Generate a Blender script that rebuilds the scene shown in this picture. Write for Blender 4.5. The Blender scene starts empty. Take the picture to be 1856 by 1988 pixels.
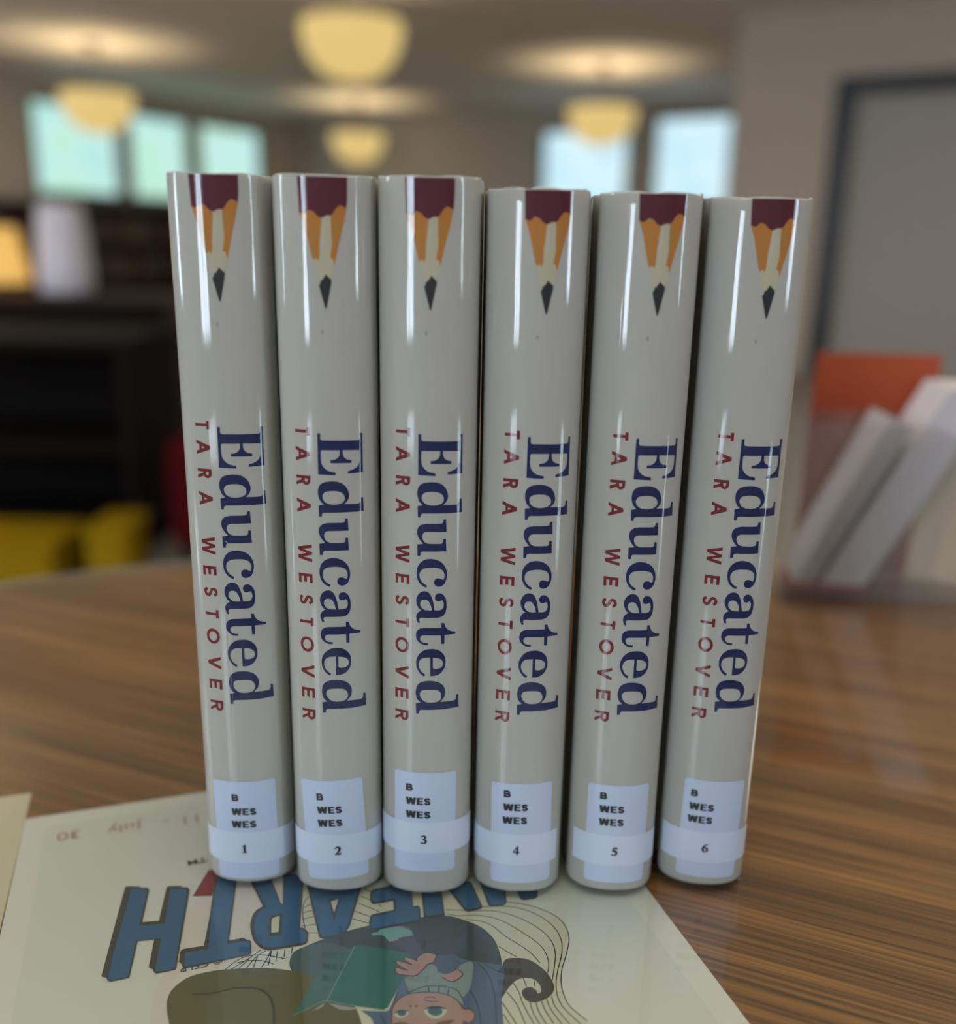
import bpy, bmesh, math, json, random
from mathutils import Vector, Matrix
random.seed(7)
S = bpy.context.scene
COL = S.collection
TAU = math.tau

# ------------------------------------------------------------------ camera, world, exposure
cam_data = bpy.data.cameras.new('camera')
cam = bpy.data.objects.new('camera', cam_data)
COL.objects.link(cam)
cam_data.sensor_fit = 'HORIZONTAL'
cam_data.sensor_width = 36.0
cam_data.lens = 36.0
cam_data.clip_start = 0.01
cam_data.clip_end = 60
PITCH, ROLL = math.radians(15.69), math.radians(1.11)
cam.matrix_world = Matrix.Translation((0, 0, 0.2245)) @ Matrix((
    (0.99981233, -0.01937269, 0.0, 0), (0.00523909, 0.2703861, -0.96273771, 0),
    (0.01865082, 0.96255704, 0.27043686, 0), (0, 0, 0, 1)))
cam_data.dof.use_dof = True
cam_data.dof.focus_distance = 0.316
cam_data.dof.aperture_fstop = 36.0 / 9.0
S.camera = cam
w = bpy.data.worlds.new('world')
S.world = w
w.use_nodes = True
w.node_tree.nodes['Background'].inputs[0].default_value = (0.7, 0.82, 1, 1)
w.node_tree.nodes['Background'].inputs[1].default_value = 0.3
S.view_settings.view_transform = 'Standard'
S.view_settings.look = 'None'
S.view_settings.exposure = 0.0
S.view_settings.gamma = 1.0
S.view_settings.use_curve_mapping = False
S.cycles.use_denoising = True
S.cycles.max_bounces = 10
S.cycles.transparent_max_bounces = 16
S.cycles.sample_clamp_indirect = 6.0
S.cycles.caustics_reflective = False
S.cycles.caustics_refractive = False

# light levels
DAY_BACK = 18.5       # daylight panes behind the camera
DAY_LEFT = 0.92       # panes that look onto trees
DAY_FAR = 1.0
LAMP_GLOW = 0.74
LAMP_UP = 20.0         # W, bulb in each bowl
FILL_FAR = 16.0  # added unseen fill panels that brighten the far walls and ceiling
FILL_NEAR = 4.75           # added unseen fill panels over the table and behind the camera
SHADE_GLOW = 0.62

# ------------------------------------------------------------------ helpers
FLOOR_Z, CEIL_Z = -0.74, 1.94
E1 = Vector((0.5, 0.8660254, 0)); E2 = Vector((0.8660254, -0.5, 0))
ROOM_ROT = math.radians(-30)          # local x -> E2, local y -> E1
def rm(a, b, z=0.0):                   # room coordinates (depth a, across b) -> world
    v = E1 * a + E2 * b
    return Vector((v.x, v.y, z))

def tag(o, label=None, cat=None, group=None, kind=None):
    if label: o['label'] = label
    if cat: o['category'] = cat
    if group: o['group'] = group
    if kind: o['kind'] = kind
    return o
def empty(name, loc=(0, 0, 0), rz=0.0):
    o = bpy.data.objects.new(name, None)
    o.empty_display_size = 0.05
    COL.objects.link(o); o.location = loc; o.rotation_euler = (0, 0, rz)
    return o
def link(name, mesh, parent=None):
    o = bpy.data.objects.new(name, mesh)
    COL.objects.link(o)
    if parent: o.parent = parent
    return o
def copy_tree(o, parent=None):
    c = o.copy(); COL.objects.link(c)
    if parent: c.parent = parent
    for ch in list(o.children): copy_tree(ch, c)
    return c

class MB:
    """collects shapes into ONE mesh"""
    def __init__(self): self.bm = bmesh.new()
    def box(self, x0, x1, y0, y1, z0, z1, bevel=0.0, mi=0, M=None):
        b = bmesh.new()
        bmesh.ops.create_cube(b, size=1)
        for v in b.verts:
            v.co = Vector((x0 + (v.co.x + .5) * (x1 - x0), y0 + (v.co.y + .5) * (y1 - y0), z0 + (v.co.z + .5) * (z1 - z0)))
        if bevel: bmesh.ops.bevel(b, geom=list(b.edges), offset=bevel, segments=2, affect='EDGES', profile=.5)
        return self._merge(b, mi, M)
    def lathe(self, prof, seg=48, mi=0, M=None, smooth=True):
        b = bmesh.new(); rings = []
        for r, z in prof:
            if r < 1e-6: rings.append([b.verts.new((0, 0, z))])
            else: rings.append([b.verts.new((r * math.cos(TAU * i / seg), r * math.sin(TAU * i / seg), z)) for i in range(seg)])
        for a, c in zip(rings, rings[1:]):
            for i in range(seg):
                j = (i + 1) % seg
                q = [a[i % len(a)], a[j % len(a)], c[j % len(c)], c[i % len(c)]]
                q = list(dict.fromkeys(q))
                if len(q) > 2:
                    f = b.faces.new(q); f.smooth = smooth
        return self._merge(b, mi, M)
    def tube(self, p, q, r, seg=16, mi=0):
        p, q = Vector(p), Vector(q); d = q - p
        M = Matrix.Translation(p) @ d.to_track_quat('Z', 'Y').to_matrix().to_4x4()
        return self.lathe([(0, 0), (r, 0), (r, d.length), (0, d.length)], seg, mi, M)
    def _merge(self, b, mi, M):
        if M is not None: b.transform(M)
        bmesh.ops.recalc_face_normals(b, faces=list(b.faces))
        for f in b.faces: f.material_index = mi
        me = bpy.data.meshes.new('tmp'); b.to_mesh(me); b.free()
        self.bm.from_mesh(me); bpy.data.meshes.remove(me)
        return self
    def build(self, name, mats, parent=None, loc=None, rz=None):
        me = bpy.data.meshes.new(name); self.bm.to_mesh(me); self.bm.free()
        for m in (mats if isinstance(mats, (list, tuple)) else [mats]): me.materials.append(m)
        o = link(name, me, parent)
        if loc is not None: o.location = loc
        if rz is not None: o.rotation_euler = (0, 0, rz)
        return o

# ------------------------------------------------------------------ materials
def N(nt, t, **kw):
    n = nt.nodes.new(t)
    for k, v in kw.items(): setattr(n, k, v)
    return n
def base_mat(name):
    m = bpy.data.materials.new(name); m.use_nodes = True
    return m, m.node_tree, m.node_tree.nodes['Principled BSDF']
def mat(name, col, rough=.5, metal=0, coat=0, coat_rough=.05, spec=.5, emit=None, estr=0, var=0.0, vscale=8.0):
    m, nt, p = base_mat(name)
    p.inputs['Base Color'].default_value = (*col, 1)
    p.inputs['Roughness'].default_value = rough
    p.inputs['Metallic'].default_value = metal
    p.inputs['Coat Weight'].default_value = coat
    p.inputs['Coat Roughness'].default_value = coat_rough
    p.inputs['Specular IOR Level'].default_value = spec
    if emit:
        p.inputs['Emission Color'].default_value = (*emit, 1)
        p.inputs['Emission Strength'].default_value = estr
    if var:
        tc = N(nt, 'ShaderNodeTexCoord'); no = N(nt, 'ShaderNodeTexNoise')
        no.inputs['Scale'].default_value = vscale; no.inputs['Detail'].default_value = 4
        nt.links.new(tc.outputs['Object'], no.inputs['Vector'])
        mr = N(nt, 'ShaderNodeMapRange')
        mr.inputs['To Min'].default_value = 1 - var; mr.inputs['To Max'].default_value = 1 + var
        nt.links.new(no.outputs['Fac'], mr.inputs['Value'])
        mx = N(nt, 'ShaderNodeMix', data_type='RGBA', blend_type='MULTIPLY')
        mx.inputs['Factor'].default_value = 1
        mx.inputs['A'].default_value = (*col, 1)
        nt.links.new(mr.outputs['Result'], mx.inputs['B'])
        nt.links.new(mx.outputs['Result'], p.inputs['Base Color'])
    return m
def film_mat(name, col, coat=1.0, var=0.03):
    """printed paper under a clear glossy book cover; the film has faint upright ripples"""
    m, nt, p = base_mat(name)
    p.inputs['Roughness'].default_value = .6
    p.inputs['Specular IOR Level'].default_value = .2
    p.inputs['Coat Weight'].default_value = coat
    p.inputs['Coat Roughness'].default_value = .02
    p.inputs['Coat IOR'].default_value = 1.5
    tc = N(nt, 'ShaderNodeTexCoord')
    geo = N(nt, 'ShaderNodeNewGeometry')
    mp = N(nt, 'ShaderNodeMapping'); mp.inputs['Scale'].default_value = (330, 330, 5.0)
    nt.links.new(geo.outputs['Position'], mp.inputs['Vector'])
    no = N(nt, 'ShaderNodeTexNoise'); no.inputs['Scale'].default_value = 1; no.inputs['Detail'].default_value = 3
    nt.links.new(mp.outputs['Vector'], no.inputs['Vector'])
    mp2 = N(nt, 'ShaderNodeMapping'); mp2.inputs['Scale'].default_value = (90, 90, 45)
    nt.links.new(geo.outputs['Position'], mp2.inputs['Vector'])
    no2 = N(nt, 'ShaderNodeTexNoise'); no2.inputs['Scale'].default_value = 1; no2.inputs['Detail'].default_value = 2
    nt.links.new(mp2.outputs['Vector'], no2.inputs['Vector'])
    ad = N(nt, 'ShaderNodeMath', operation='MULTIPLY_ADD'); ad.inputs[1].default_value = .35
    nt.links.new(no2.outputs['Fac'], ad.inputs[0]); nt.links.new(no.outputs['Fac'], ad.inputs[2])
    bp = N(nt, 'ShaderNodeBump'); bp.inputs['Strength'].default_value = .28; bp.inputs['Distance'].default_value = .00045
    nt.links.new(ad.outputs['Value'], bp.inputs['Height'])
    nt.links.new(bp.outputs['Normal'], p.inputs['Coat Normal'])
    mr = N(nt, 'ShaderNodeMapRange'); mr.inputs['To Min'].default_value = 1 - var; mr.inputs['To Max'].default_value = 1 + var
    nt.links.new(no2.outputs['Fac'], mr.inputs['Value'])
    mx = N(nt, 'ShaderNodeMix', data_type='RGBA', blend_type='MULTIPLY'); mx.inputs['Factor'].default_value = 1
    mx.inputs['A'].default_value = (*col, 1)
    nt.links.new(mr.outputs['Result'], mx.inputs['B']); nt.links.new(mx.outputs['Result'], p.inputs['Base Color'])
    return m
def clear_mat(name, tint=(.96, .985, .97), f0=.04, haze=0.0, rough=0.0):
    """clear sheet: lets light straight through, mirrors by angle on both faces"""
    m = bpy.data.materials.new(name); m.use_nodes = True; nt = m.node_tree
    nt.nodes.remove(nt.nodes['Principled BSDF']); out = nt.nodes['Material Output']
    tr = N(nt, 'ShaderNodeBsdfTransparent'); tr.inputs[0].default_value = (*tint, 1)
    gl = N(nt, 'ShaderNodeBsdfGlossy'); gl.inputs['Roughness'].default_value = rough; gl.inputs[0].default_value = (1, 1, 1, 1)
    geo = N(nt, 'ShaderNodeNewGeometry')
    d = N(nt, 'ShaderNodeVectorMath', operation='DOT_PRODUCT')
    nt.links.new(geo.outputs['Normal'], d.inputs[0]); nt.links.new(geo.outputs['Incoming'], d.inputs[1])
    ab = N(nt, 'ShaderNodeMath', operation='ABSOLUTE'); nt.links.new(d.outputs['Value'], ab.inputs[0])
    sb = N(nt, 'ShaderNodeMath', operation='SUBTRACT'); sb.inputs[0].default_value = 1; nt.links.new(ab.outputs[0], sb.inputs[1])
    pw = N(nt, 'ShaderNodeMath', operation='POWER'); pw.inputs[1].default_value = 5; nt.links.new(sb.outputs[0], pw.inputs[0])
    ma = N(nt, 'ShaderNodeMath', operation='MULTIPLY_ADD'); ma.inputs[1].default_value = 1 - f0; ma.inputs[2].default_value = f0
    nt.links.new(pw.outputs[0], ma.inputs[0])
    mx = N(nt, 'ShaderNodeMixShader'); nt.links.new(ma.outputs[0], mx.inputs[0])
    nt.links.new(tr.outputs[0], mx.inputs[1]); nt.links.new(gl.outputs[0], mx.inputs[2])
    last = mx
    if haze:
        df = N(nt, 'ShaderNodeBsdfDiffuse'); df.inputs[0].default_value = (.7, .7, .72, 1)
        m2 = N(nt, 'ShaderNodeMixShader'); m2.inputs[0].default_value = haze
        nt.links.new(mx.outputs[0], m2.inputs[1]); nt.links.new(df.outputs[0], m2.inputs[2]); last = m2
    nt.links.new(last.outputs[0], out.inputs['Surface'])
    return m
def wood_mat(name, light, dark, ang, scale=1.0, rough=.45):
    m, nt, p = base_mat(name)
    p.inputs['Roughness'].default_value = rough
    tc = N(nt, 'ShaderNodeTexCoord')
    def stretched(sx, sy, detail, dist=0.0, off=0.0):
        mp = N(nt, 'ShaderNodeMapping'); mp.inputs['Rotation'].default_value = (0, 0, ang)
        mp.inputs['Location'].default_value = (off, off, 0)
        mp2 = N(nt, 'ShaderNodeMapping'); mp2.inputs['Scale'].default_value = (sx * scale, sy * scale, 20)
        nt.links.new(tc.outputs['Object'], mp.inputs['Vector']); nt.links.new(mp.outputs['Vector'], mp2.inputs['Vector'])
        no = N(nt, 'ShaderNodeTexNoise'); no.inputs['Scale'].default_value = 1
        no.inputs['Detail'].default_value = detail; no.inputs['Distortion'].default_value = dist
        no.inputs['Roughness'].default_value = .6
        nt.links.new(mp2.outputs['Vector'], no.inputs['Vector']); return no
    fine = stretched(7, 760, 2)
    mid = stretched(6, 190, 3, .25, 3.1)
    broad = stretched(2.5, 70, 2, .3, 7.7)
    r1 = N(nt, 'ShaderNodeValToRGB'); r1.color_ramp.elements[0].position = .40; r1.color_ramp.elements[1].position = .62
    r1.color_ramp.elements[0].color = (*dark, 1); r1.color_ramp.elements[1].color = (*light, 1)
    nt.links.new(broad.outputs['Fac'], r1.inputs['Fac'])
    def mul(src, fac_node, lo, hi, a, b):
        mr = N(nt, 'ShaderNodeMapRange'); mr.inputs['From Min'].default_value = a; mr.inputs['From Max'].default_value = b
        mr.inputs['To Min'].default_value = lo; mr.inputs['To Max'].default_value = hi
        nt.links.new(fac_node.outputs['Fac'], mr.inputs['Value'])
        mx = N(nt, 'ShaderNodeMix', data_type='RGBA', blend_type='MULTIPLY'); mx.inputs['Factor'].default_value = 1
        nt.links.new(src, mx.inputs['A']); nt.links.new(mr.outputs['Result'], mx.inputs['B'])
        return mx.outputs['Result']
    c = mul(r1.outputs['Color'], fine, .52, 1.14, .40, .56)
    c = mul(c, mid, .62, 1.08, .33, .50)
    nt.links.new(c, p.inputs['Base Color'])
    return m
def view_mat(name, cols, strength):
    """daylight seen through a pane: soft patches of sky and leaves"""
    m = bpy.data.materials.new(name); m.use_nodes = True; nt = m.node_tree
    nt.nodes.remove(nt.nodes['Principled BSDF']); out = nt.nodes['Material Output']
    em = N(nt, 'ShaderNodeEmission'); em.inputs['Strength'].default_value = strength
    tc = N(nt, 'ShaderNodeTexCoord'); no = N(nt, 'ShaderNodeTexNoise'); no.inputs['Scale'].default_value = 1.6; no.inputs['Detail'].default_value = 2
    nt.links.new(tc.outputs['Object'], no.inputs['Vector'])
    r = N(nt, 'ShaderNodeValToRGB')
    els = r.color_ramp.elements
    while len(els) < len(cols): els.new(.5)
    for i, c in enumerate(cols): els[i].position = .3 + .4 * i / max(1, len(cols) - 1); els[i].color = (*c, 1)
    nt.links.new(no.outputs['Fac'], r.inputs['Fac']); nt.links.new(r.outputs['Color'], em.inputs['Color'])
    nt.links.new(em.outputs[0], out.inputs['Surface'])
    return m

# ------------------------------------------------------------------ outlines of the printing, in millimetres on the paper
DATA = json.loads(''.join([
'{"title":[[[-2.74,167.02],[-1.82,167.05],[-1.82,165.51],[-1.79,165.4],[-1.76,165.27],[-1.73,165.15],[-1.69,165.05],[-1.63,164.96],[-1.55,164.9],[-1.44,164.87],[-1.32,164.84],[-1.2,164.82],[-1.09,164.79],[10.1,164.64],[10.19,164.68],[10.28,164.72],[10.37,164.76],[10.45,164.8],[10.51,164.86],[10.57,164.95],[10.61,165.06],[10.65,165.17],[10.68,165.29],[10.71,165.4],[10.62,166.9],[11.5,166.82],[11.54,154.12],[6.52,154.03],[6.52,154.85],[6.83,154.93],[7.16,155.0],[7.48,155.08],[7.8,155.16],[8.11,155.27],[8.39,155.38],[8.66,155.51],[8.93,155.65],[9.19,155.81],[9.41,155.99],[9.64,156.22],[9.86,156.47],[10.05,156.73],[10.21,157.01],[10.35,157.3],[10.45,157.6],[10.5,157.92],[10.54,158.25],[10.56,158.59],[10.6,158.91],[10.57,160.8],[10.56,160.9],[10.56,161.01],[10.55,161.11],[10.53,161.21],[10.5,161.31],[10.46,161.35],[10.41,161.38],[10.34,161.4],[10.28,161.43],[10.22,161.45],[5.02,161.68],[5.03,160.6],[5.1,160.37],[5.15,160.13],[5.22,159.9],[5.3,159.67],[5.41,159.47],[5.55,159.28],[5.71,159.1],[5.89,158.94],[6.08,158.8],[6.29,158.69],[6.56,158.58],[6.85,158.51],[7.15,158.46],[7.45,158.41],[7.75,158.34],[7.76,157.43],[1.13,157.52],[1.11,158.46],[1.38,158.49],[1.66,158.5],[1.94,158.53],[2.21,158.56],[2.47,158.63],[2.68,158.72],[2.89,158.82],[3.09,158.95],[3.27,159.1],[3.44,159.25],[3.58,159.4],[3.71,159.56],[3.82,159.74],[3.92,159.93],[3.99,160.12],[4.05,160.42],[4.08,160.73],[4.1,161.04],[4.11,161.36],[4.13,161.67],[-1.32,161.65],[-1.4,161.63],[-1.48,161.6],[-1.56,161.58],[-1.63,161.54],[-1.69,161.49],[-1.73,161.42],[-1.75,161.34],[-1.77,161.24],[-1.79,161.15],[-1.81,161.06],[-1.83,158.81],[-1.79,158.51],[-1.77,158.21],[-1.74,157.9],[-1.69,157.6],[-1.61,157.32],[-1.5,157.03],[-1.36,156.74],[-1.19,156.46],[-1.01,156.2],[-0.81,155.96],[-0.58,155.73],[-0.32,155.5],[-0.05,155.3],[0.24,155.13],[0.54,154.98],[0.95,154.84],[1.37,154.74],[1.81,154.66],[2.25,154.58],[2.68,154.49],[2.69,153.59],[-2.8,153.83]],[[-2.94,143.71],[-1.33,144.06],[-1.55,144.29],[-1.78,144.52],[-2.0,144.75],[-2.21,144.99],[-2.39,145.24],[-2.54,145.55],[-2.67,145.87],[-2.78,146.2],[-2.87,146.54],[-2.95,146.88],[-3.0,147.16],[-3.03,147.43],[-3.05,147.72],[-3.05,148.0],[-3.04,148.28],[-3.02,148.57],[-2.98,148.86],[-2.93,149.14],[-2.86,149.42],[-2.77,149.69],[-2.64,149.95],[-2.49,150.21],[-2.31,150.45],[-2.12,150.67],[-1.9,150.86],[-1.64,151.03],[-1.35,151.18],[-1.05,151.29],[-0.74,151.39],[-0.43,151.47],[-0.02,151.55],[0.4,151.6],[0.82,151.64],[1.24,151.66],[1.66,151.66],[2.03,151.65],[2.4,151.63],[2.77,151.59],[3.14,151.52],[3.5,151.43],[3.84,151.31],[4.18,151.16],[4.51,150.99],[4.83,150.79],[5.12,150.57],[5.39,150.32],[5.64,150.03],[5.87,149.72],[6.08,149.4],[6.26,149.07],[6.41,148.72],[6.53,148.37],[6.63,148.0],[6.7,147.62],[6.76,147.26],[6.78,147.03],[6.78,146.79],[6.76,146.56],[6.72,146.33],[6.67,146.11],[6.6,145.9],[6.52,145.69],[6.41,145.48],[6.3,145.29],[6.17,145.11],[5.99,144.9],[5.8,144.71],[5.59,144.52],[5.38,144.34],[5.17,144.15],[9.51,143.94],[9.67,143.98],[9.83,144.01],[9.99,144.04],[10.14,144.08],[10.27,144.15],[10.36,144.24],[10.43,144.36],[10.49,144.49],[10.55,144.63],[10.61,144.75],[10.69,145.9],[11.46,145.81],[11.68,141.25],[11.05,141.28],[10.44,141.29],[9.84,141.3],[9.25,141.3],[8.67,141.31],[7.88,141.33],[7.1,141.35],[6.34,141.37],[5.58,141.37],[4.82,141.37],[-1.13,141.33],[-1.25,141.29],[-1.37,141.25],[-1.49,141.21],[-1.6,141.16],[-1.69,141.1],[-1.76,141.02],[-1.81,140.93],[-1.85,140.83],[-1.89,140.73],[-1.94,140.64],[-2.0,139.99],[-2.85,139.96]],[[-1.62,146.36],[-1.63,146.57],[-1.62,146.8],[-1.57,147.03],[-1.5,147.25],[-1.4,147.45],[-1.27,147.63],[-1.12,147.8],[-0.94,147.95],[-0.74,148.08],[-0.54,148.17],[-0.14,148.28],[0.28,148.36],[0.7,148.42],[1.13,148.45],[1.55,148.46],[1.95,148.47],[2.35,148.45],[2.75,148.41],[3.14,148.35],[3.52,148.25],[3.82,148.15],[4.12,148.02],[4.41,147.86],[4.67,147.67],[4.89,147.46],[5.05,147.24],[5.19,146.99],[5.29,146.72],[5.36,146.44],[5.41,146.17],[5.41,145.96],[5.39,145.74],[5.34,145.53],[5.26,145.33],[5.16,145.15],[5.',
'03,144.97],[4.87,144.8],[4.69,144.64],[4.5,144.51],[4.3,144.41],[3.92,144.28],[3.53,144.17],[3.13,144.09],[2.72,144.04],[2.32,144.01],[1.92,144.0],[1.52,144.02],[1.12,144.06],[0.72,144.13],[0.34,144.23],[0.04,144.33],[-0.25,144.47],[-0.54,144.63],[-0.8,144.82],[-1.02,145.03],[-1.2,145.25],[-1.35,145.51],[-1.47,145.79],[-1.56,146.07]],[[-3.01,130.9],[-1.16,131.24],[-1.38,131.5],[-1.61,131.76],[-1.83,132.03],[-2.04,132.3],[-2.23,132.58],[-2.4,132.84],[-2.55,133.12],[-2.69,133.4],[-2.82,133.69],[-2.93,133.98],[-2.99,134.21],[-3.04,134.44],[-3.08,134.67],[-3.1,134.91],[-3.09,135.15],[-3.08,135.42],[-3.04,135.69],[-2.99,135.96],[-2.91,136.22],[-2.81,136.46],[-2.67,136.7],[-2.5,136.93],[-2.3,137.14],[-2.09,137.32],[-1.87,137.47],[-1.55,137.62],[-1.2,137.72],[-0.84,137.79],[-0.48,137.86],[-0.13,137.94],[4.47,137.96],[4.59,137.99],[4.72,138.01],[4.84,138.03],[4.95,138.07],[5.04,138.13],[5.11,138.22],[5.16,138.33],[5.2,138.46],[5.24,138.58],[5.28,138.71],[5.37,139.35],[6.2,139.31],[6.4,135.2],[0.01,135.22],[-0.2,135.15],[-0.42,135.1],[-0.63,135.04],[-0.83,134.95],[-0.99,134.83],[-1.12,134.67],[-1.23,134.46],[-1.32,134.24],[-1.38,134.0],[-1.42,133.78],[-1.43,133.57],[-1.41,133.36],[-1.37,133.15],[-1.31,132.94],[-1.23,132.74],[-1.14,132.53],[-1.03,132.31],[-0.91,132.11],[-0.76,131.93],[-0.6,131.77],[-0.38,131.63],[-0.13,131.52],[0.13,131.42],[0.39,131.33],[0.65,131.23],[4.4,131.17],[4.55,131.21],[4.7,131.25],[4.85,131.28],[4.98,131.34],[5.1,131.41],[5.17,131.51],[5.22,131.64],[5.26,131.78],[5.3,131.92],[5.34,132.06],[5.34,132.84],[6.2,132.8],[6.4,128.6],[-1.22,128.61],[-1.34,128.56],[-1.46,128.51],[-1.58,128.46],[-1.69,128.4],[-1.78,128.33],[-1.84,128.23],[-1.89,128.11],[-1.91,127.98],[-1.94,127.85],[-1.97,127.73],[-2.03,127.09],[-2.96,127.05]],[[-0.1,116.21],[0.27,116.93],[0.03,117.07],[-0.23,117.2],[-0.48,117.33],[-0.71,117.47],[-0.93,117.65],[-1.17,117.87],[-1.39,118.12],[-1.6,118.39],[-1.79,118.67],[-1.95,118.95],[-2.06,119.2],[-2.14,119.46],[-2.21,119.73],[-2.25,120.01],[-2.27,120.28],[-2.27,120.52],[-2.25,120.77],[-2.22,121.02],[-2.16,121.26],[-2.08,121.49],[-1.99,121.69],[-1.88,121.88],[-1.75,122.07],[-1.61,122.23],[-1.45,122.38],[-1.25,122.52],[-1.03,122.64],[-0.8,122.75],[-0.56,122.83],[-0.32,122.9],[0.1,122.98],[0.53,123.03],[0.96,123.07],[1.39,123.09],[1.82,123.09],[2.2,123.09],[2.58,123.07],[2.96,123.03],[3.34,122.98],[3.71,122.89],[3.98,122.82],[4.25,122.72],[4.51,122.6],[4.76,122.45],[4.98,122.29],[5.15,122.13],[5.29,121.95],[5.42,121.75],[5.54,121.53],[5.63,121.32],[5.71,121.11],[5.76,120.9],[5.8,120.68],[5.82,120.46],[5.84,120.24],[5.84,120.05],[5.82,119.86],[5.8,119.67],[5.76,119.48],[5.72,119.31],[5.67,119.21],[5.61,119.12],[5.54,119.03],[5.47,118.94],[5.4,118.86],[5.22,118.95],[5.04,119.05],[4.86,119.14],[4.68,119.23],[4.5,119.3],[4.35,119.35],[4.2,119.4],[4.04,119.44],[3.89,119.46],[3.74,119.46],[3.55,119.44],[3.35,119.4],[3.16,119.34],[2.99,119.26],[2.85,119.15],[2.73,119.0],[2.63,118.82],[2.56,118.62],[2.5,118.41],[2.48,118.21],[2.48,117.99],[2.5,117.76],[2.55,117.53],[2.63,117.32],[2.74,117.14],[2.89,116.97],[3.09,116.83],[3.31,116.71],[3.53,116.61],[3.76,116.55],[3.96,116.52],[4.17,116.52],[4.38,116.55],[4.58,116.6],[4.78,116.67],[5.0,116.78],[5.23,116.91],[5.44,117.06],[5.63,117.23],[5.8,117.42],[5.97,117.68],[6.11,117.95],[6.23,118.25],[6.34,118.55],[6.43,118.86],[6.51,119.16],[6.58,119.48],[6.63,119.8],[6.67,120.12],[6.68,120.45],[6.66,120.83],[6.63,121.21],[6.57,121.59],[6.5,121.97],[6.4,122.34],[6.28,122.68],[6.14,123.03],[5.98,123.36],[5.81,123.69],[5.61,123.99],[5.39,124.27],[5.14,124.55],[4.88,124.8],[4.61,125.03],[4.32,125.24],[4.02,125.43],[3.69,125.58],[3.36,125.72],[3.02,125.84],[2.68,125.94],[2.38,126.02],[2.08,126.08],[1.78,126.12],[1.48,126.14],[1.17,126.14],[0.82,126.12],[0.46,126.07],[0.1,126.01],[-0.25,125.91],[-0.58,125.78],[-0.91,125.62],[-1.23,125.42],[-1.54,125.2],[-1.83,124.95],[-2.09,124.68],[-2.31,124.39],[-2.52,124.08],[-2.69,123.74],[-2.85,123.4],[-2.97,123.05],[-3.08,122.68],[-3.15,122.',
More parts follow.
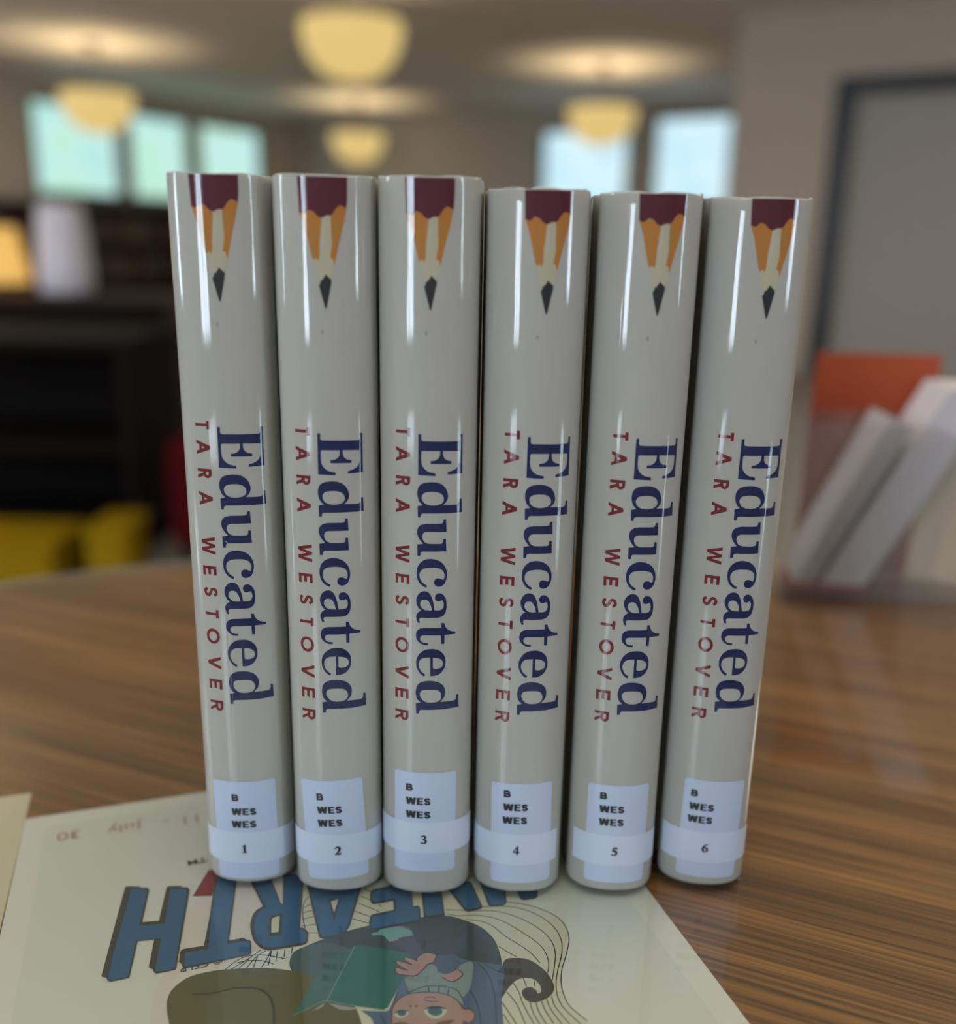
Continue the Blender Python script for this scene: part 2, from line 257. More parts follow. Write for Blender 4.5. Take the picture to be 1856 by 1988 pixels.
'31],[-3.21,121.93],[-3.24,121.54],[-3.25,121.17],[-3.25,120.82],[-3.22,120.47],[-3.18,120.12],[-3.12,119.77],[-3.03,119.44],[-2.93,119.11],[-2.81,118.78],[-2.67,118.46],[-2.51,118.16],[-2.33,117.87],[-2.16,117.63],[-1.97,117.41],[-1.76,117.2],[-1.54,117.01],[-1.31,116.83],[-1.09,116.68],[-0.85,116.56],[-0.6,116.44],[-0.35,116.33]],[[-2.56,103.7],[-2.02,104.14],[-2.08,104.25],[-2.15,104.36],[-2.22,104.47],[-2.27,104.58],[-2.3,104.7],[-2.31,104.84],[-2.3,104.99],[-2.28,105.14],[-2.24,105.28],[-2.17,105.39],[-2.09,105.47],[-1.98,105.52],[-1.85,105.57],[-1.72,105.6],[-1.6,105.65],[3.71,105.68],[4.0,105.75],[4.29,105.8],[4.58,105.86],[4.86,105.94],[5.12,106.05],[5.33,106.19],[5.53,106.35],[5.72,106.54],[5.88,106.74],[6.02,106.95],[6.17,107.22],[6.29,107.5],[6.39,107.8],[6.47,108.11],[6.53,108.42],[6.59,108.76],[6.62,109.11],[6.63,109.47],[6.63,109.83],[6.62,110.18],[6.61,110.54],[6.59,110.9],[6.56,111.26],[6.51,111.62],[6.43,111.97],[6.35,112.23],[6.25,112.5],[6.12,112.75],[5.98,113.0],[5.84,113.23],[5.7,113.42],[5.56,113.59],[5.4,113.76],[5.23,113.9],[5.05,114.02],[4.89,114.11],[4.71,114.18],[4.52,114.23],[4.34,114.26],[4.16,114.27],[3.97,114.25],[3.77,114.21],[3.59,114.15],[3.41,114.07],[3.27,113.96],[3.12,113.8],[2.99,113.61],[2.89,113.39],[2.81,113.17],[2.76,112.95],[2.76,112.73],[2.79,112.5],[2.84,112.27],[2.92,112.05],[3.03,111.86],[3.14,111.74],[3.29,111.63],[3.45,111.55],[3.63,111.48],[3.79,111.44],[3.92,111.42],[4.05,111.44],[4.18,111.47],[4.31,111.51],[4.43,111.55],[4.58,111.59],[4.72,111.64],[4.86,111.7],[5.0,111.76],[5.14,111.81],[5.22,111.69],[5.31,111.58],[5.4,111.46],[5.47,111.34],[5.53,111.22],[5.59,111.03],[5.64,110.84],[5.68,110.64],[5.7,110.45],[5.71,110.25],[5.7,110.06],[5.68,109.87],[5.65,109.67],[5.61,109.49],[5.55,109.31],[5.48,109.15],[5.41,108.99],[5.32,108.83],[5.22,108.7],[5.1,108.59],[4.94,108.5],[4.77,108.43],[4.58,108.39],[4.39,108.34],[4.2,108.29],[2.69,108.33],[2.64,108.69],[2.58,109.04],[2.52,109.4],[2.46,109.75],[2.4,110.11],[2.33,110.49],[2.27,110.88],[2.19,111.26],[2.11,111.64],[2.01,112.01],[1.88,112.41],[1.75,112.8],[1.6,113.19],[1.43,113.56],[1.24,113.91],[1.1,114.12],[0.93,114.32],[0.75,114.5],[0.55,114.66],[0.35,114.78],[0.09,114.88],[-0.2,114.95],[-0.49,114.98],[-0.77,114.99],[-1.05,114.95],[-1.32,114.87],[-1.59,114.76],[-1.85,114.6],[-2.1,114.43],[-2.32,114.23],[-2.51,114.02],[-2.69,113.78],[-2.84,113.52],[-2.97,113.25],[-3.09,112.98],[-3.18,112.71],[-3.25,112.44],[-3.3,112.16],[-3.33,111.88],[-3.34,111.61],[-3.33,111.33],[-3.29,111.06],[-3.24,110.79],[-3.17,110.52],[-3.08,110.26],[-2.98,109.98],[-2.87,109.7],[-2.74,109.43],[-2.6,109.18],[-2.44,108.93],[-2.3,108.78],[-2.15,108.65],[-1.98,108.53],[-1.81,108.41],[-1.64,108.29],[-1.83,108.18],[-2.03,108.07],[-2.22,107.96],[-2.4,107.84],[-2.57,107.7],[-2.72,107.53],[-2.87,107.34],[-3.0,107.14],[-3.12,106.92],[-3.21,106.71],[-3.27,106.5],[-3.32,106.28],[-3.34,106.05],[-3.35,105.82],[-3.34,105.6],[-3.3,105.36],[-3.25,105.11],[-3.18,104.86],[-3.1,104.62],[-3.01,104.39],[-2.94,104.24],[-2.85,104.1],[-2.75,103.97],[-2.65,103.83]],[[1.77,108.34],[1.42,108.34],[1.06,108.32],[0.7,108.31],[0.34,108.32],[-0.01,108.36],[-0.25,108.41],[-0.5,108.48],[-0.73,108.58],[-0.96,108.7],[-1.16,108.85],[-1.35,109.02],[-1.53,109.22],[-1.68,109.44],[-1.82,109.67],[-1.93,109.91],[-1.99,110.11],[-2.03,110.33],[-2.04,110.56],[-2.03,110.78],[-2.0,110.99],[-1.95,111.18],[-1.88,111.37],[-1.79,111.55],[-1.68,111.7],[-1.55,111.83],[-1.38,111.93],[-1.17,112.01],[-0.96,112.07],[-0.74,112.09],[-0.53,112.1],[-0.32,112.08],[-0.1,112.03],[0.11,111.96],[0.31,111.86],[0.49,111.74],[0.67,111.54],[0.84,111.31],[0.99,111.05],[1.13,110.79],[1.25,110.52],[1.36,110.26],[1.44,109.99],[1.51,109.72],[1.58,109.44],[1.64,109.16],[1.68,109.0],[1.7,108.84],[1.73,108.67],[1.75,108.51]],[[4.97,103.83],[5.92,103.76],[6.0,103.46],[6.07,103.16],[6.15,102.86],[6.25,102.57],[6.37,102.29],[6.53,102.05],[6.71,101.81],[6.91,101.58],[7.13,101.37],[7.36,101.18],[7.55,101.04],[7.76,100.92],[7.99,100.81],[8.22',
',100.71],[8.44,100.62],[8.72,100.54],[8.99,100.47],[9.27,100.41],[9.56,100.35],[9.84,100.28],[9.8,99.42],[6.31,99.49],[6.05,99.37],[6.03,96.31],[4.98,96.38],[4.95,99.44],[-0.57,99.48],[-0.79,99.44],[-1.01,99.41],[-1.23,99.37],[-1.43,99.31],[-1.6,99.21],[-1.73,99.09],[-1.84,98.92],[-1.93,98.74],[-2.0,98.55],[-2.03,98.36],[-2.03,98.18],[-2.0,97.99],[-1.94,97.79],[-1.86,97.61],[-1.77,97.45],[-1.66,97.31],[-1.54,97.18],[-1.39,97.07],[-1.24,96.98],[-1.08,96.92],[-0.77,96.84],[-0.44,96.8],[-0.11,96.78],[0.22,96.76],[0.55,96.73],[0.47,95.98],[0.12,96.02],[-0.23,96.04],[-0.58,96.06],[-0.93,96.11],[-1.25,96.21],[-1.55,96.35],[-1.85,96.53],[-2.13,96.75],[-2.39,96.98],[-2.63,97.22],[-2.81,97.44],[-2.98,97.68],[-3.12,97.94],[-3.24,98.21],[-3.33,98.48],[-3.39,98.76],[-3.42,99.06],[-3.42,99.36],[-3.4,99.66],[-3.36,99.96],[-3.31,100.21],[-3.24,100.47],[-3.15,100.73],[-3.03,100.97],[-2.9,101.18],[-2.75,101.36],[-2.57,101.51],[-2.37,101.65],[-2.16,101.77],[-1.95,101.87],[-1.72,101.95],[-1.49,102.01],[-1.24,102.05],[-1.0,102.09],[-0.75,102.13],[4.98,102.17]],[[-0.66,84.6],[-0.26,85.36],[-0.53,85.57],[-0.81,85.77],[-1.08,85.97],[-1.34,86.18],[-1.57,86.42],[-1.77,86.68],[-1.94,86.97],[-2.1,87.27],[-2.24,87.58],[-2.36,87.9],[-2.42,88.15],[-2.47,88.41],[-2.5,88.68],[-2.5,88.94],[-2.48,89.21],[-2.43,89.49],[-2.37,89.77],[-2.27,90.05],[-2.16,90.31],[-2.01,90.54],[-1.83,90.75],[-1.62,90.94],[-1.39,91.1],[-1.14,91.24],[-0.89,91.33],[-0.46,91.43],[-0.01,91.48],[0.44,91.51],[0.9,91.53],[1.35,91.55],[1.38,84.81],[1.77,84.83],[2.16,84.84],[2.55,84.85],[2.93,84.89],[3.29,84.97],[3.67,85.1],[4.04,85.27],[4.39,85.48],[4.73,85.71],[5.03,85.97],[5.33,86.31],[5.61,86.69],[5.85,87.09],[6.07,87.52],[6.24,87.95],[6.36,88.33],[6.44,88.74],[6.48,89.16],[6.5,89.58],[6.49,90.0],[6.47,90.38],[6.42,90.78],[6.35,91.17],[6.25,91.55],[6.12,91.91],[5.94,92.26],[5.73,92.6],[5.5,92.93],[5.24,93.23],[4.97,93.5],[4.68,93.73],[4.38,93.95],[4.06,94.13],[3.73,94.29],[3.4,94.41],[3.03,94.51],[2.65,94.57],[2.27,94.6],[1.89,94.61],[1.51,94.59],[1.12,94.57],[0.73,94.53],[0.35,94.47],[-0.02,94.37],[-0.38,94.24],[-0.76,94.05],[-1.12,93.83],[-1.48,93.57],[-1.81,93.28],[-2.11,92.97],[-2.37,92.63],[-2.6,92.26],[-2.81,91.87],[-2.99,91.46],[-3.14,91.04],[-3.24,90.68],[-3.31,90.3],[-3.35,89.92],[-3.36,89.53],[-3.35,89.15],[-3.32,88.77],[-3.27,88.39],[-3.19,88.01],[-3.09,87.65],[-2.96,87.3],[-2.8,86.92],[-2.61,86.56],[-2.4,86.21],[-2.16,85.87],[-1.91,85.56],[-1.69,85.34],[-1.45,85.14],[-1.18,84.96],[-0.92,84.78]],[[2.21,91.45],[2.56,91.42],[2.91,91.39],[3.26,91.36],[3.6,91.3],[3.94,91.21],[4.2,91.12],[4.47,91.0],[4.72,90.85],[4.96,90.68],[5.17,90.49],[5.32,90.29],[5.45,90.06],[5.55,89.82],[5.63,89.56],[5.67,89.32],[5.67,89.09],[5.63,88.86],[5.56,88.62],[5.47,88.41],[5.36,88.22],[5.23,88.06],[5.06,87.91],[4.88,87.79],[4.69,87.69],[4.49,87.61],[4.19,87.54],[3.88,87.48],[3.56,87.45],[3.24,87.43],[2.93,87.44],[2.8,87.45],[2.66,87.49],[2.53,87.54],[2.42,87.61],[2.32,87.69],[2.28,87.77],[2.26,87.86],[2.25,87.96],[2.24,88.07],[2.23,88.17]],[[-3.44,74.69],[-1.8,75.07],[-2.02,75.27],[-2.26,75.45],[-2.49,75.64],[-2.69,75.84],[-2.86,76.07],[-3.03,76.41],[-3.17,76.78],[-3.28,77.17],[-3.37,77.56],[-3.45,77.95],[-3.49,78.25],[-3.51,78.56],[-3.51,78.87],[-3.49,79.18],[-3.45,79.48],[-3.38,79.89],[-3.3,80.3],[-3.19,80.7],[-3.05,81.08],[-2.87,81.43],[-2.64,81.73],[-2.36,82.02],[-2.05,82.27],[-1.72,82.48],[-1.38,82.64],[-0.92,82.81],[-0.44,82.92],[0.06,83.0],[0.55,83.05],[1.05,83.07],[1.53,83.07],[2.03,83.04],[2.52,82.98],[3.01,82.88],[3.48,82.74],[3.89,82.58],[4.3,82.39],[4.7,82.15],[5.08,81.88],[5.42,81.58],[5.68,81.27],[5.9,80.92],[6.1,80.54],[6.27,80.15],[6.41,79.76],[6.48,79.47],[6.52,79.16],[6.52,78.84],[6.51,78.53],[6.48,78.22],[6.44,77.91],[6.39,77.6],[6.31,77.29],[6.21,77.0],[6.08,76.73],[5.86,76.4],[5.6,76.09],[5.32,75.8],[5.04,75.51],[4.76,75.21],[9.32,75.1],[9.48,75.14],[9.65,75.17],[9.81,75.2],[9.96,75.25],[10.09,75.33],[10.19,75.47],[10.26,75.65],[10.32,75.84],[10.37,76.04],[10.43,76.22],[10.45,77.2',
'2],[11.3,77.08],[11.48,72.38],[11.0,72.4],[10.53,72.42],[10.06,72.42],[9.61,72.42],[9.16,72.42],[8.63,72.41],[8.11,72.39],[7.59,72.37],[7.08,72.35],[6.57,72.33],[6.07,72.33],[5.57,72.34],[5.07,72.35],[4.57,72.36],[4.08,72.36],[-1.71,72.28],[-1.82,72.2],[-1.94,72.13],[-2.06,72.06],[-2.16,71.97],[-2.23,71.87],[-2.3,71.69],[-2.34,71.5],[-2.36,71.3],[-2.38,71.09],[-2.41,70.89],[-3.33,70.83]],[[-2.07,77.84],[-2.09,78.07],[-2.06,78.32],[-2.0,78.57],[-1.92,78.8],[-1.81,79.0],[-1.7,79.16],[-1.55,79.29],[-1.38,79.41],[-1.21,79.5],[-1.03,79.57],[-0.62,79.66],[-0.2,79.73],[0.22,79.76],[0.64,79.78],[1.06,79.79],[1.59,79.8],[2.12,79.8],[2.65,79.77],[3.17,79.7],[3.68,79.59],[3.92,79.49],[4.15,79.35],[4.37,79.18],[4.57,78.98],[4.74,78.76],[4.88,78.52],[5.0,78.25],[5.09,77.96],[5.16,77.67],[5.19,77.39],[5.18,77.11],[5.14,76.83],[5.07,76.55],[4.97,76.29],[4.85,76.07],[4.67,75.86],[4.45,75.67],[4.22,75.51],[3.96,75.38],[3.71,75.27],[3.37,75.17],[3.03,75.09],[2.67,75.04],[2.31,75.01],[1.96,75.0],[1.57,75.0],[1.18,75.01],[0.78,75.05],[0.4,75.11],[0.04,75.22],[-0.27,75.36],[-0.58,75.54],[-0.87,75.75],[-1.13,75.99],[-1.37,76.24],[-1.56,76.52],[-1.74,76.83],[-1.88,77.16],[-2.0,77.51]]],"pencil":{"cream":[[-6.57,232.65],[0.13,231.94],[7.41,234.13],[7.27,233.31],[7.14,232.49],[7.0,231.67],[6.85,230.85],[6.68,230.04],[6.47,229.13],[6.24,228.22],[6.0,227.31],[5.76,226.41],[5.53,225.49],[5.23,224.25],[4.94,223.01],[4.65,221.76],[4.36,220.5],[4.07,219.25],[3.79,218.08],[3.52,216.9],[3.25,215.72],[2.98,214.54],[2.7,213.36],[-1.19,213.29],[-1.48,214.47],[-1.76,215.64],[-2.05,216.8],[-2.33,217.97],[-2.61,219.13],[-2.92,220.37],[-3.22,221.61],[-3.53,222.85],[-3.83,224.08],[-4.15,225.31],[-4.37,226.22],[-4.6,227.12],[-4.83,228.03],[-5.08,228.92],[-5.35,229.81],[-5.56,230.39],[-5.8,230.95],[-6.06,231.52],[-6.32,232.08]],"red":[[-6.78,243.51],[7.84,243.81],[7.83,242.29],[7.81,240.76],[7.8,239.24],[7.77,237.7],[7.72,236.17],[7.68,235.68],[7.63,235.19],[7.56,234.7],[7.48,234.21],[7.42,233.73],[7.24,233.87],[7.07,234.01],[6.89,234.16],[6.72,234.29],[6.53,234.41],[6.36,234.5],[6.18,234.58],[6.0,234.65],[5.82,234.69],[5.65,234.69],[5.47,234.64],[5.29,234.55],[5.12,234.43],[4.95,234.3],[4.8,234.17],[4.65,234.04],[4.52,233.9],[4.4,233.75],[4.28,233.6],[4.16,233.44],[4.03,233.24],[3.91,233.03],[3.79,232.82],[3.67,232.61],[3.53,232.41],[3.42,232.28],[3.29,232.15],[3.16,232.03],[3.02,231.91],[2.89,231.79],[1.41,231.72],[1.28,231.63],[1.16,231.54],[1.03,231.45],[0.9,231.37],[0.77,231.3],[0.65,231.24],[0.52,231.19],[0.39,231.15],[0.26,231.13],[0.13,231.12],[-0.04,231.15],[-0.21,231.19],[-0.39,231.26],[-0.56,231.33],[-0.72,231.41],[-0.86,231.49],[-0.99,231.59],[-1.12,231.69],[-1.24,231.8],[-1.36,231.91],[-1.49,232.06],[-1.61,232.23],[-1.73,232.4],[-1.86,232.57],[-2.0,232.71],[-2.11,232.79],[-2.24,232.86],[-2.37,232.91],[-2.51,232.96],[-2.64,233.0],[-2.81,233.06],[-2.99,233.12],[-3.17,233.18],[-3.34,233.2],[-3.5,233.19],[-3.64,233.13],[-3.77,233.04],[-3.9,232.91],[-4.02,232.79],[-4.15,232.68],[-4.32,232.53],[-4.49,232.37],[-4.66,232.21],[-4.84,232.1],[-5.02,232.05],[-5.28,232.09],[-5.54,232.2],[-5.81,232.35],[-6.08,232.51],[-6.35,232.65]],"orange1":[[-6.57,232.95],[-4.15,232.88],[-2.64,233.31],[0.13,231.43],[0.1,230.88],[0.06,230.33],[0.02,229.77],[-0.02,229.22],[-0.07,228.67],[-0.17,227.69],[-0.28,226.7],[-0.39,225.71],[-0.5,224.72],[-0.58,223.73],[-0.61,223.11],[-0.61,222.49],[-0.6,221.87],[-0.6,221.24],[-0.63,220.62],[-0.68,220.27],[-0.75,219.91],[-0.83,219.56],[-0.91,219.2],[-0.99,218.85],[-1.86,219.77],[-2.18,218.93],[-2.32,219.09],[-2.48,219.24],[-2.62,219.4],[-2.75,219.56],[-2.83,219.75],[-3.14,220.85],[-3.4,221.96],[-3.64,223.08],[-3.89,224.2],[-4.15,225.31],[-4.37,226.22],[-4.6,227.12],[-4.83,228.02],[-5.08,228.92],[-5.35,229.81],[-5.57,230.44],[-5.81,231.07],[-6.06,231.7],[-6.32,232.32]],"orange2":[[2.79,231.99],[4.16,233.64],[5.65,235.0],[7.52,234.03],[7.36,233.24],[7.2,232.44],[7.03,231.64],[6.86,230.84],[6.68,230.04],[6.46,229.13],[6.23,228.22],[6.0,227.31],[5.76',
',226.41],[5.53,225.49],[5.32,224.62],[5.1,223.75],[4.89,222.88],[4.69,222.01],[4.48,221.13],[4.31,220.38],[4.15,219.63],[3.98,218.87],[3.82,218.12],[3.65,217.36],[3.57,217.77],[3.51,218.18],[3.44,218.59],[3.34,218.98],[3.2,219.34],[3.1,219.46],[2.96,219.54],[2.79,219.61],[2.61,219.67],[2.44,219.74],[2.51,220.14],[2.57,220.54],[2.63,220.93],[2.69,221.33],[2.75,221.72],[2.82,222.14],[2.9,222.55],[2.97,222.97],[3.03,223.38],[3.06,223.8],[3.06,224.29],[3.04,224.79],[3.0,225.28],[2.96,225.77],[2.94,226.27],[2.92,226.84],[2.91,227.42],[2.89,227.99],[2.88,228.56],[2.87,229.14],[2.86,229.71],[2.84,230.28],[2.82,230.85],[2.8,231.42]],"lead":[[-1.08,211.71],[-0.64,212.46],[-0.43,213.31],[0.22,213.53],[0.32,214.06],[0.75,214.28],[0.86,214.91],[1.29,214.92],[1.51,214.39],[1.94,214.19],[2.27,213.57],[2.59,213.89],[2.71,212.73],[1.02,204.95],[0.69,204.94]],"streak1":[[-2.85,229.85],[-2.21,230.06],[-2.26,228.79],[-2.33,227.52],[-2.39,226.25],[-2.42,224.97],[-2.41,223.7],[-2.35,223.07],[-2.25,222.45],[-2.12,221.84],[-1.98,221.22],[-1.86,220.6],[-2.08,220.57],[-2.32,220.52],[-2.55,220.48],[-2.74,220.49],[-2.83,220.58],[-2.98,221.31],[-3.05,222.13],[-3.07,222.99],[-3.07,223.87],[-3.06,224.72],[-3.04,225.75],[-3.01,226.77],[-2.95,227.8],[-2.9,228.82]],"streak2":[[3.54,231.19],[3.74,230.96],[3.96,230.73],[4.17,230.5],[4.33,230.25],[4.41,229.99],[4.43,229.19],[4.37,228.37],[4.26,227.54],[4.13,226.71],[4.01,225.88],[3.95,225.46],[3.87,225.05],[3.78,224.63],[3.68,224.22],[3.6,223.81],[3.54,224.43],[3.48,225.04],[3.42,225.66],[3.38,226.28],[3.36,226.89],[3.37,227.75],[3.4,228.62],[3.45,229.48],[3.5,230.33]],"shade":[[0.77,231.13],[0.82,231.14],[0.88,231.16],[0.93,231.17],[0.97,231.16],[0.99,231.14],[0.99,230.1],[0.97,229.04],[0.94,227.97],[0.89,226.89],[0.8,225.82],[0.68,224.78],[0.52,223.75],[0.33,222.71],[0.15,221.67],[-0.03,220.63],[0.0,221.67],[0.03,222.71],[0.05,223.74],[0.1,224.78],[0.16,225.8],[0.26,226.88],[0.38,227.94],[0.51,229.01],[0.64,230.07]]},"author":[["T",168.89,166.18,-10.12,-5.23],["A",162.64,157.91,-10.17,-5.28],["R",153.3,150.1,-10.25,-5.35],["A",145.77,141.06,-10.31,-5.41],["W",130.48,124.49,-10.44,-5.53],["E",120.4,117.19,-10.53,-5.61],["S",113.04,109.6,-10.59,-5.66],["T",105.04,102.1,-10.66,-5.72],["O",98.22,92.73,-10.72,-5.78],["V",88.13,83.49,-10.81,-5.86],["E",79.58,75.93,-10.88,-5.92],["R",71.68,67.69,-10.95,-5.98]],"poster":{"shadow":[[[33.27,-100.17],[33.67,-100.85],[34.81,-101.39],[35.11,-102.6],[35.51,-103.28],[36.14,-103.66],[41.23,-103.71],[41.65,-103.47],[41.84,-102.96],[44.01,-87.02],[49.31,-87.79],[47.63,-100.14],[47.76,-101.03],[48.78,-101.64],[49.16,-103.29],[49.54,-103.98],[50.17,-104.28],[55.4,-104.23],[55.84,-103.98],[56.06,-103.28],[61.49,-65.0],[61.24,-63.72],[60.69,-62.92],[59.11,-62.35],[58.55,-61.45],[54.52,-60.39],[53.94,-60.55],[53.5,-61.15],[50.82,-78.61],[45.37,-77.72],[47.63,-60.84],[47.34,-59.64],[46.76,-58.94],[44.75,-58.29],[44.17,-57.48],[39.87,-56.09],[39.44,-56.31],[39.18,-57.1]],[[70.94,-58.94],[78.58,-61.22],[73.16,-95.5],[77.93,-95.61],[78.66,-96.75],[79.69,-97.39],[80.13,-98.03],[80.23,-99.01],[79.78,-103.36],[79.45,-103.99],[78.94,-104.31],[58.93,-104.53],[58.24,-104.13],[57.93,-103.45],[57.71,-102.03],[56.9,-101.0],[57.4,-96.59],[57.74,-95.68],[58.41,-95.28],[65.0,-95.64],[67.71,-80.81]],[[82.1,-62.28],[85.76,-81.25],[83.3,-82.8],[82.14,-84.49],[81.31,-86.69],[80.72,-89.16],[80.49,-91.7],[80.79,-96.55],[81.34,-98.81],[82.12,-100.61],[83.06,-102.13],[84.16,-103.36],[86.11,-104.19],[96.61,-104.79],[97.79,-104.32],[98.36,-103.25],[99.11,-100.1],[99.11,-99.12],[98.81,-98.3],[98.07,-96.57],[96.87,-95.99],[102.13,-68.27],[94.76,-66.07],[92.66,-81.94],[92.1,-81.77],[90.05,-64.66]],[[102.25,-70.33],[102.3,-77.24],[102.26,-90.32],[102.29,-102.12],[102.56,-103.05],[103.04,-103.61],[104.1,-104.02],[109.74,-104.16],[110.66,-103.8],[111.38,-102.96],[113.19,-100.26],[123.12,-76.57]],[[130.71,-83.32],[125.44,-83.31],[124.78,-83.5],[124.01,-84.24],[123.28,-85.94],[122.77,-88.64],[122.72,-90.04],[122.92,',
'-90.8],[123.26,-91.32],[123.82,-91.53],[130.61,-91.7],[129.63,-96.51],[122.29,-96.57],[121.67,-96.7],[121.09,-97.34],[119.92,-100.1],[119.61,-101.98],[119.59,-103.06],[119.84,-103.92],[120.33,-104.37],[121.17,-104.49],[137.39,-104.48],[138.69,-99.01],[138.74,-97.64],[138.49,-96.87],[136.73,-96.58],[138.58,-85.68],[138.52,-82.19],[134.39,-80.95]],[[142.68,-84.1],[149.55,-86.16],[146.16,-104.44],[138.71,-103.69]],[[150.38,-87.73],[157.02,-88.4],[160.56,-89.46],[160.24,-103.49],[159.83,-104.48],[159.15,-104.89],[155.18,-105.04],[154.2,-104.87],[153.57,-104.25]],[[163.52,-89.67],[172.59,-92.39],[169.39,-103.75],[168.5,-105.05],[167.48,-105.55],[163.17,-104.69],[162.55,-104.06],[162.51,-102.93]],[[175.49,-95.26],[184.14,-97.85],[180.92,-104.36],[180.2,-105.1],[179.51,-105.21],[175.77,-104.91],[174.74,-104.23],[174.64,-102.8]]],"blue":[[[41.48,-58.27],[46.05,-59.5],[46.62,-60.06],[46.91,-61.01],[44.44,-79.09],[52.71,-80.72],[54.92,-62.31],[59.94,-63.67],[60.5,-64.22],[60.68,-65.14],[55.56,-102.93],[55.36,-103.56],[54.9,-103.69],[50.3,-103.64],[49.8,-103.29],[49.59,-102.47],[51.44,-87.81],[43.48,-86.86],[41.33,-102.24],[41.17,-102.94],[40.72,-103.18],[36.12,-103.17],[35.53,-102.73],[35.32,-101.73],[36.55,-90.88]],[[71.68,-59.16],[77.84,-61.0],[72.29,-97.02],[79.26,-97.68],[79.64,-98.0],[79.72,-98.65],[79.34,-102.83],[79.15,-103.38],[78.73,-103.65],[59.21,-103.84],[58.7,-103.5],[58.59,-102.88],[59.0,-97.88],[59.19,-97.41],[59.67,-97.28],[66.29,-97.66],[68.08,-81.82]],[[83.28,-62.63],[86.79,-82.48],[85.3,-82.94],[84.19,-83.97],[83.18,-85.47],[82.42,-87.47],[81.93,-89.74],[81.71,-92.07],[81.97,-96.62],[82.43,-98.85],[83.22,-100.54],[83.93,-101.65],[85.07,-102.53],[86.63,-103.21],[96.62,-103.76],[97.5,-103.4],[97.89,-102.68],[98.4,-100.1],[98.31,-99.22],[97.04,-97.77],[96.24,-96.45],[101.39,-68.05],[95.35,-66.24],[92.72,-82.65],[91.79,-81.91],[89.46,-64.48]],[[103.07,-70.57],[103.08,-77.48],[102.96,-91.43],[102.92,-101.68],[103.2,-102.61],[103.7,-102.97],[109.61,-103.27],[110.38,-102.95],[111.01,-102.2],[112.72,-99.68],[122.39,-76.35]],[[130.44,-84.47],[125.53,-84.31],[124.87,-84.5],[124.25,-85.27],[123.82,-86.58],[123.48,-88.86],[123.65,-89.94],[124.2,-90.48],[131.67,-90.84],[130.13,-97.57],[122.94,-97.67],[122.03,-97.76],[121.45,-98.43],[120.52,-100.72],[120.25,-102.39],[120.42,-103.23],[121.32,-103.8],[136.7,-103.92],[138.29,-98.2],[136.57,-97.22],[137.91,-86.46],[137.7,-82.94],[134.17,-81.88]],[[143.11,-84.89],[148.91,-86.63],[145.85,-103.44],[139.43,-102.83]],[[151.16,-87.97],[156.05,-88.77],[159.78,-89.89],[159.59,-103.3],[159.07,-103.88],[155.48,-104.09],[154.32,-103.56]],[[163.99,-90.48],[171.91,-92.85],[168.86,-103.59],[168.19,-104.52],[167.55,-104.76],[163.63,-103.96],[163.2,-103.14]],[[175.86,-96.03],[183.32,-98.27],[180.53,-103.93],[179.8,-104.47],[176.07,-104.12],[175.09,-103.31]]],"holedark":[[[87.31,-88.28],[88.58,-87.1],[92.01,-87.23],[90.16,-98.04],[86.19,-97.26]],[[108.47,-84.72],[112.68,-84.95],[108.56,-96.24]]],"holelight":[[[87.88,-89.56],[88.3,-88.8],[89.01,-88.35],[90.83,-88.22],[89.52,-96.14],[87.12,-95.84]],[[109.19,-85.74],[111.98,-85.17],[109.24,-91.97]]],"red":[[[68.98,-55.29],[71.2,-55.96],[70.71,-64.35],[68.8,-69.83],[62.9,-68.39]],[[72.05,-62.78],[77.56,-66.65],[72.08,-69.38]],[[94.58,-65.0],[99.31,-66.41],[98.57,-70.72],[94.63,-69.54]]],"redline":[[[68.71,-54.7],[71.23,-55.45],[70.82,-64.88],[68.92,-70.25],[62.43,-68.54]]],"pink":[[[67.31,-62.58],[103.26,-73.35],[102.33,-79.6],[101.53,-85.76],[100.56,-91.49],[99.11,-96.48],[97.76,-98.94],[95.96,-100.95],[93.93,-102.47],[91.91,-103.46],[89.48,-103.79],[86.93,-103.45],[84.35,-102.98],[81.83,-102.93],[79.64,-103.46],[77.5,-104.29],[75.39,-105.21],[73.29,-106.02],[72.05,-106.46],[70.82,-106.9],[69.58,-107.25],[68.33,-107.4],[65.45,-107.07],[62.49,-106.36],[59.66,-105.92],[57.19,-106.39],[55.99,-107.66],[55.1,-109.73],[54.44,-112.16],[53.91,-114.53],[53.39,-117.49],[53.07,-120.53],[52.82,-123.56],[52.55,-126.51],[48.14,-125.17],[48.34,-121.65],[48.49,-118.01],[',
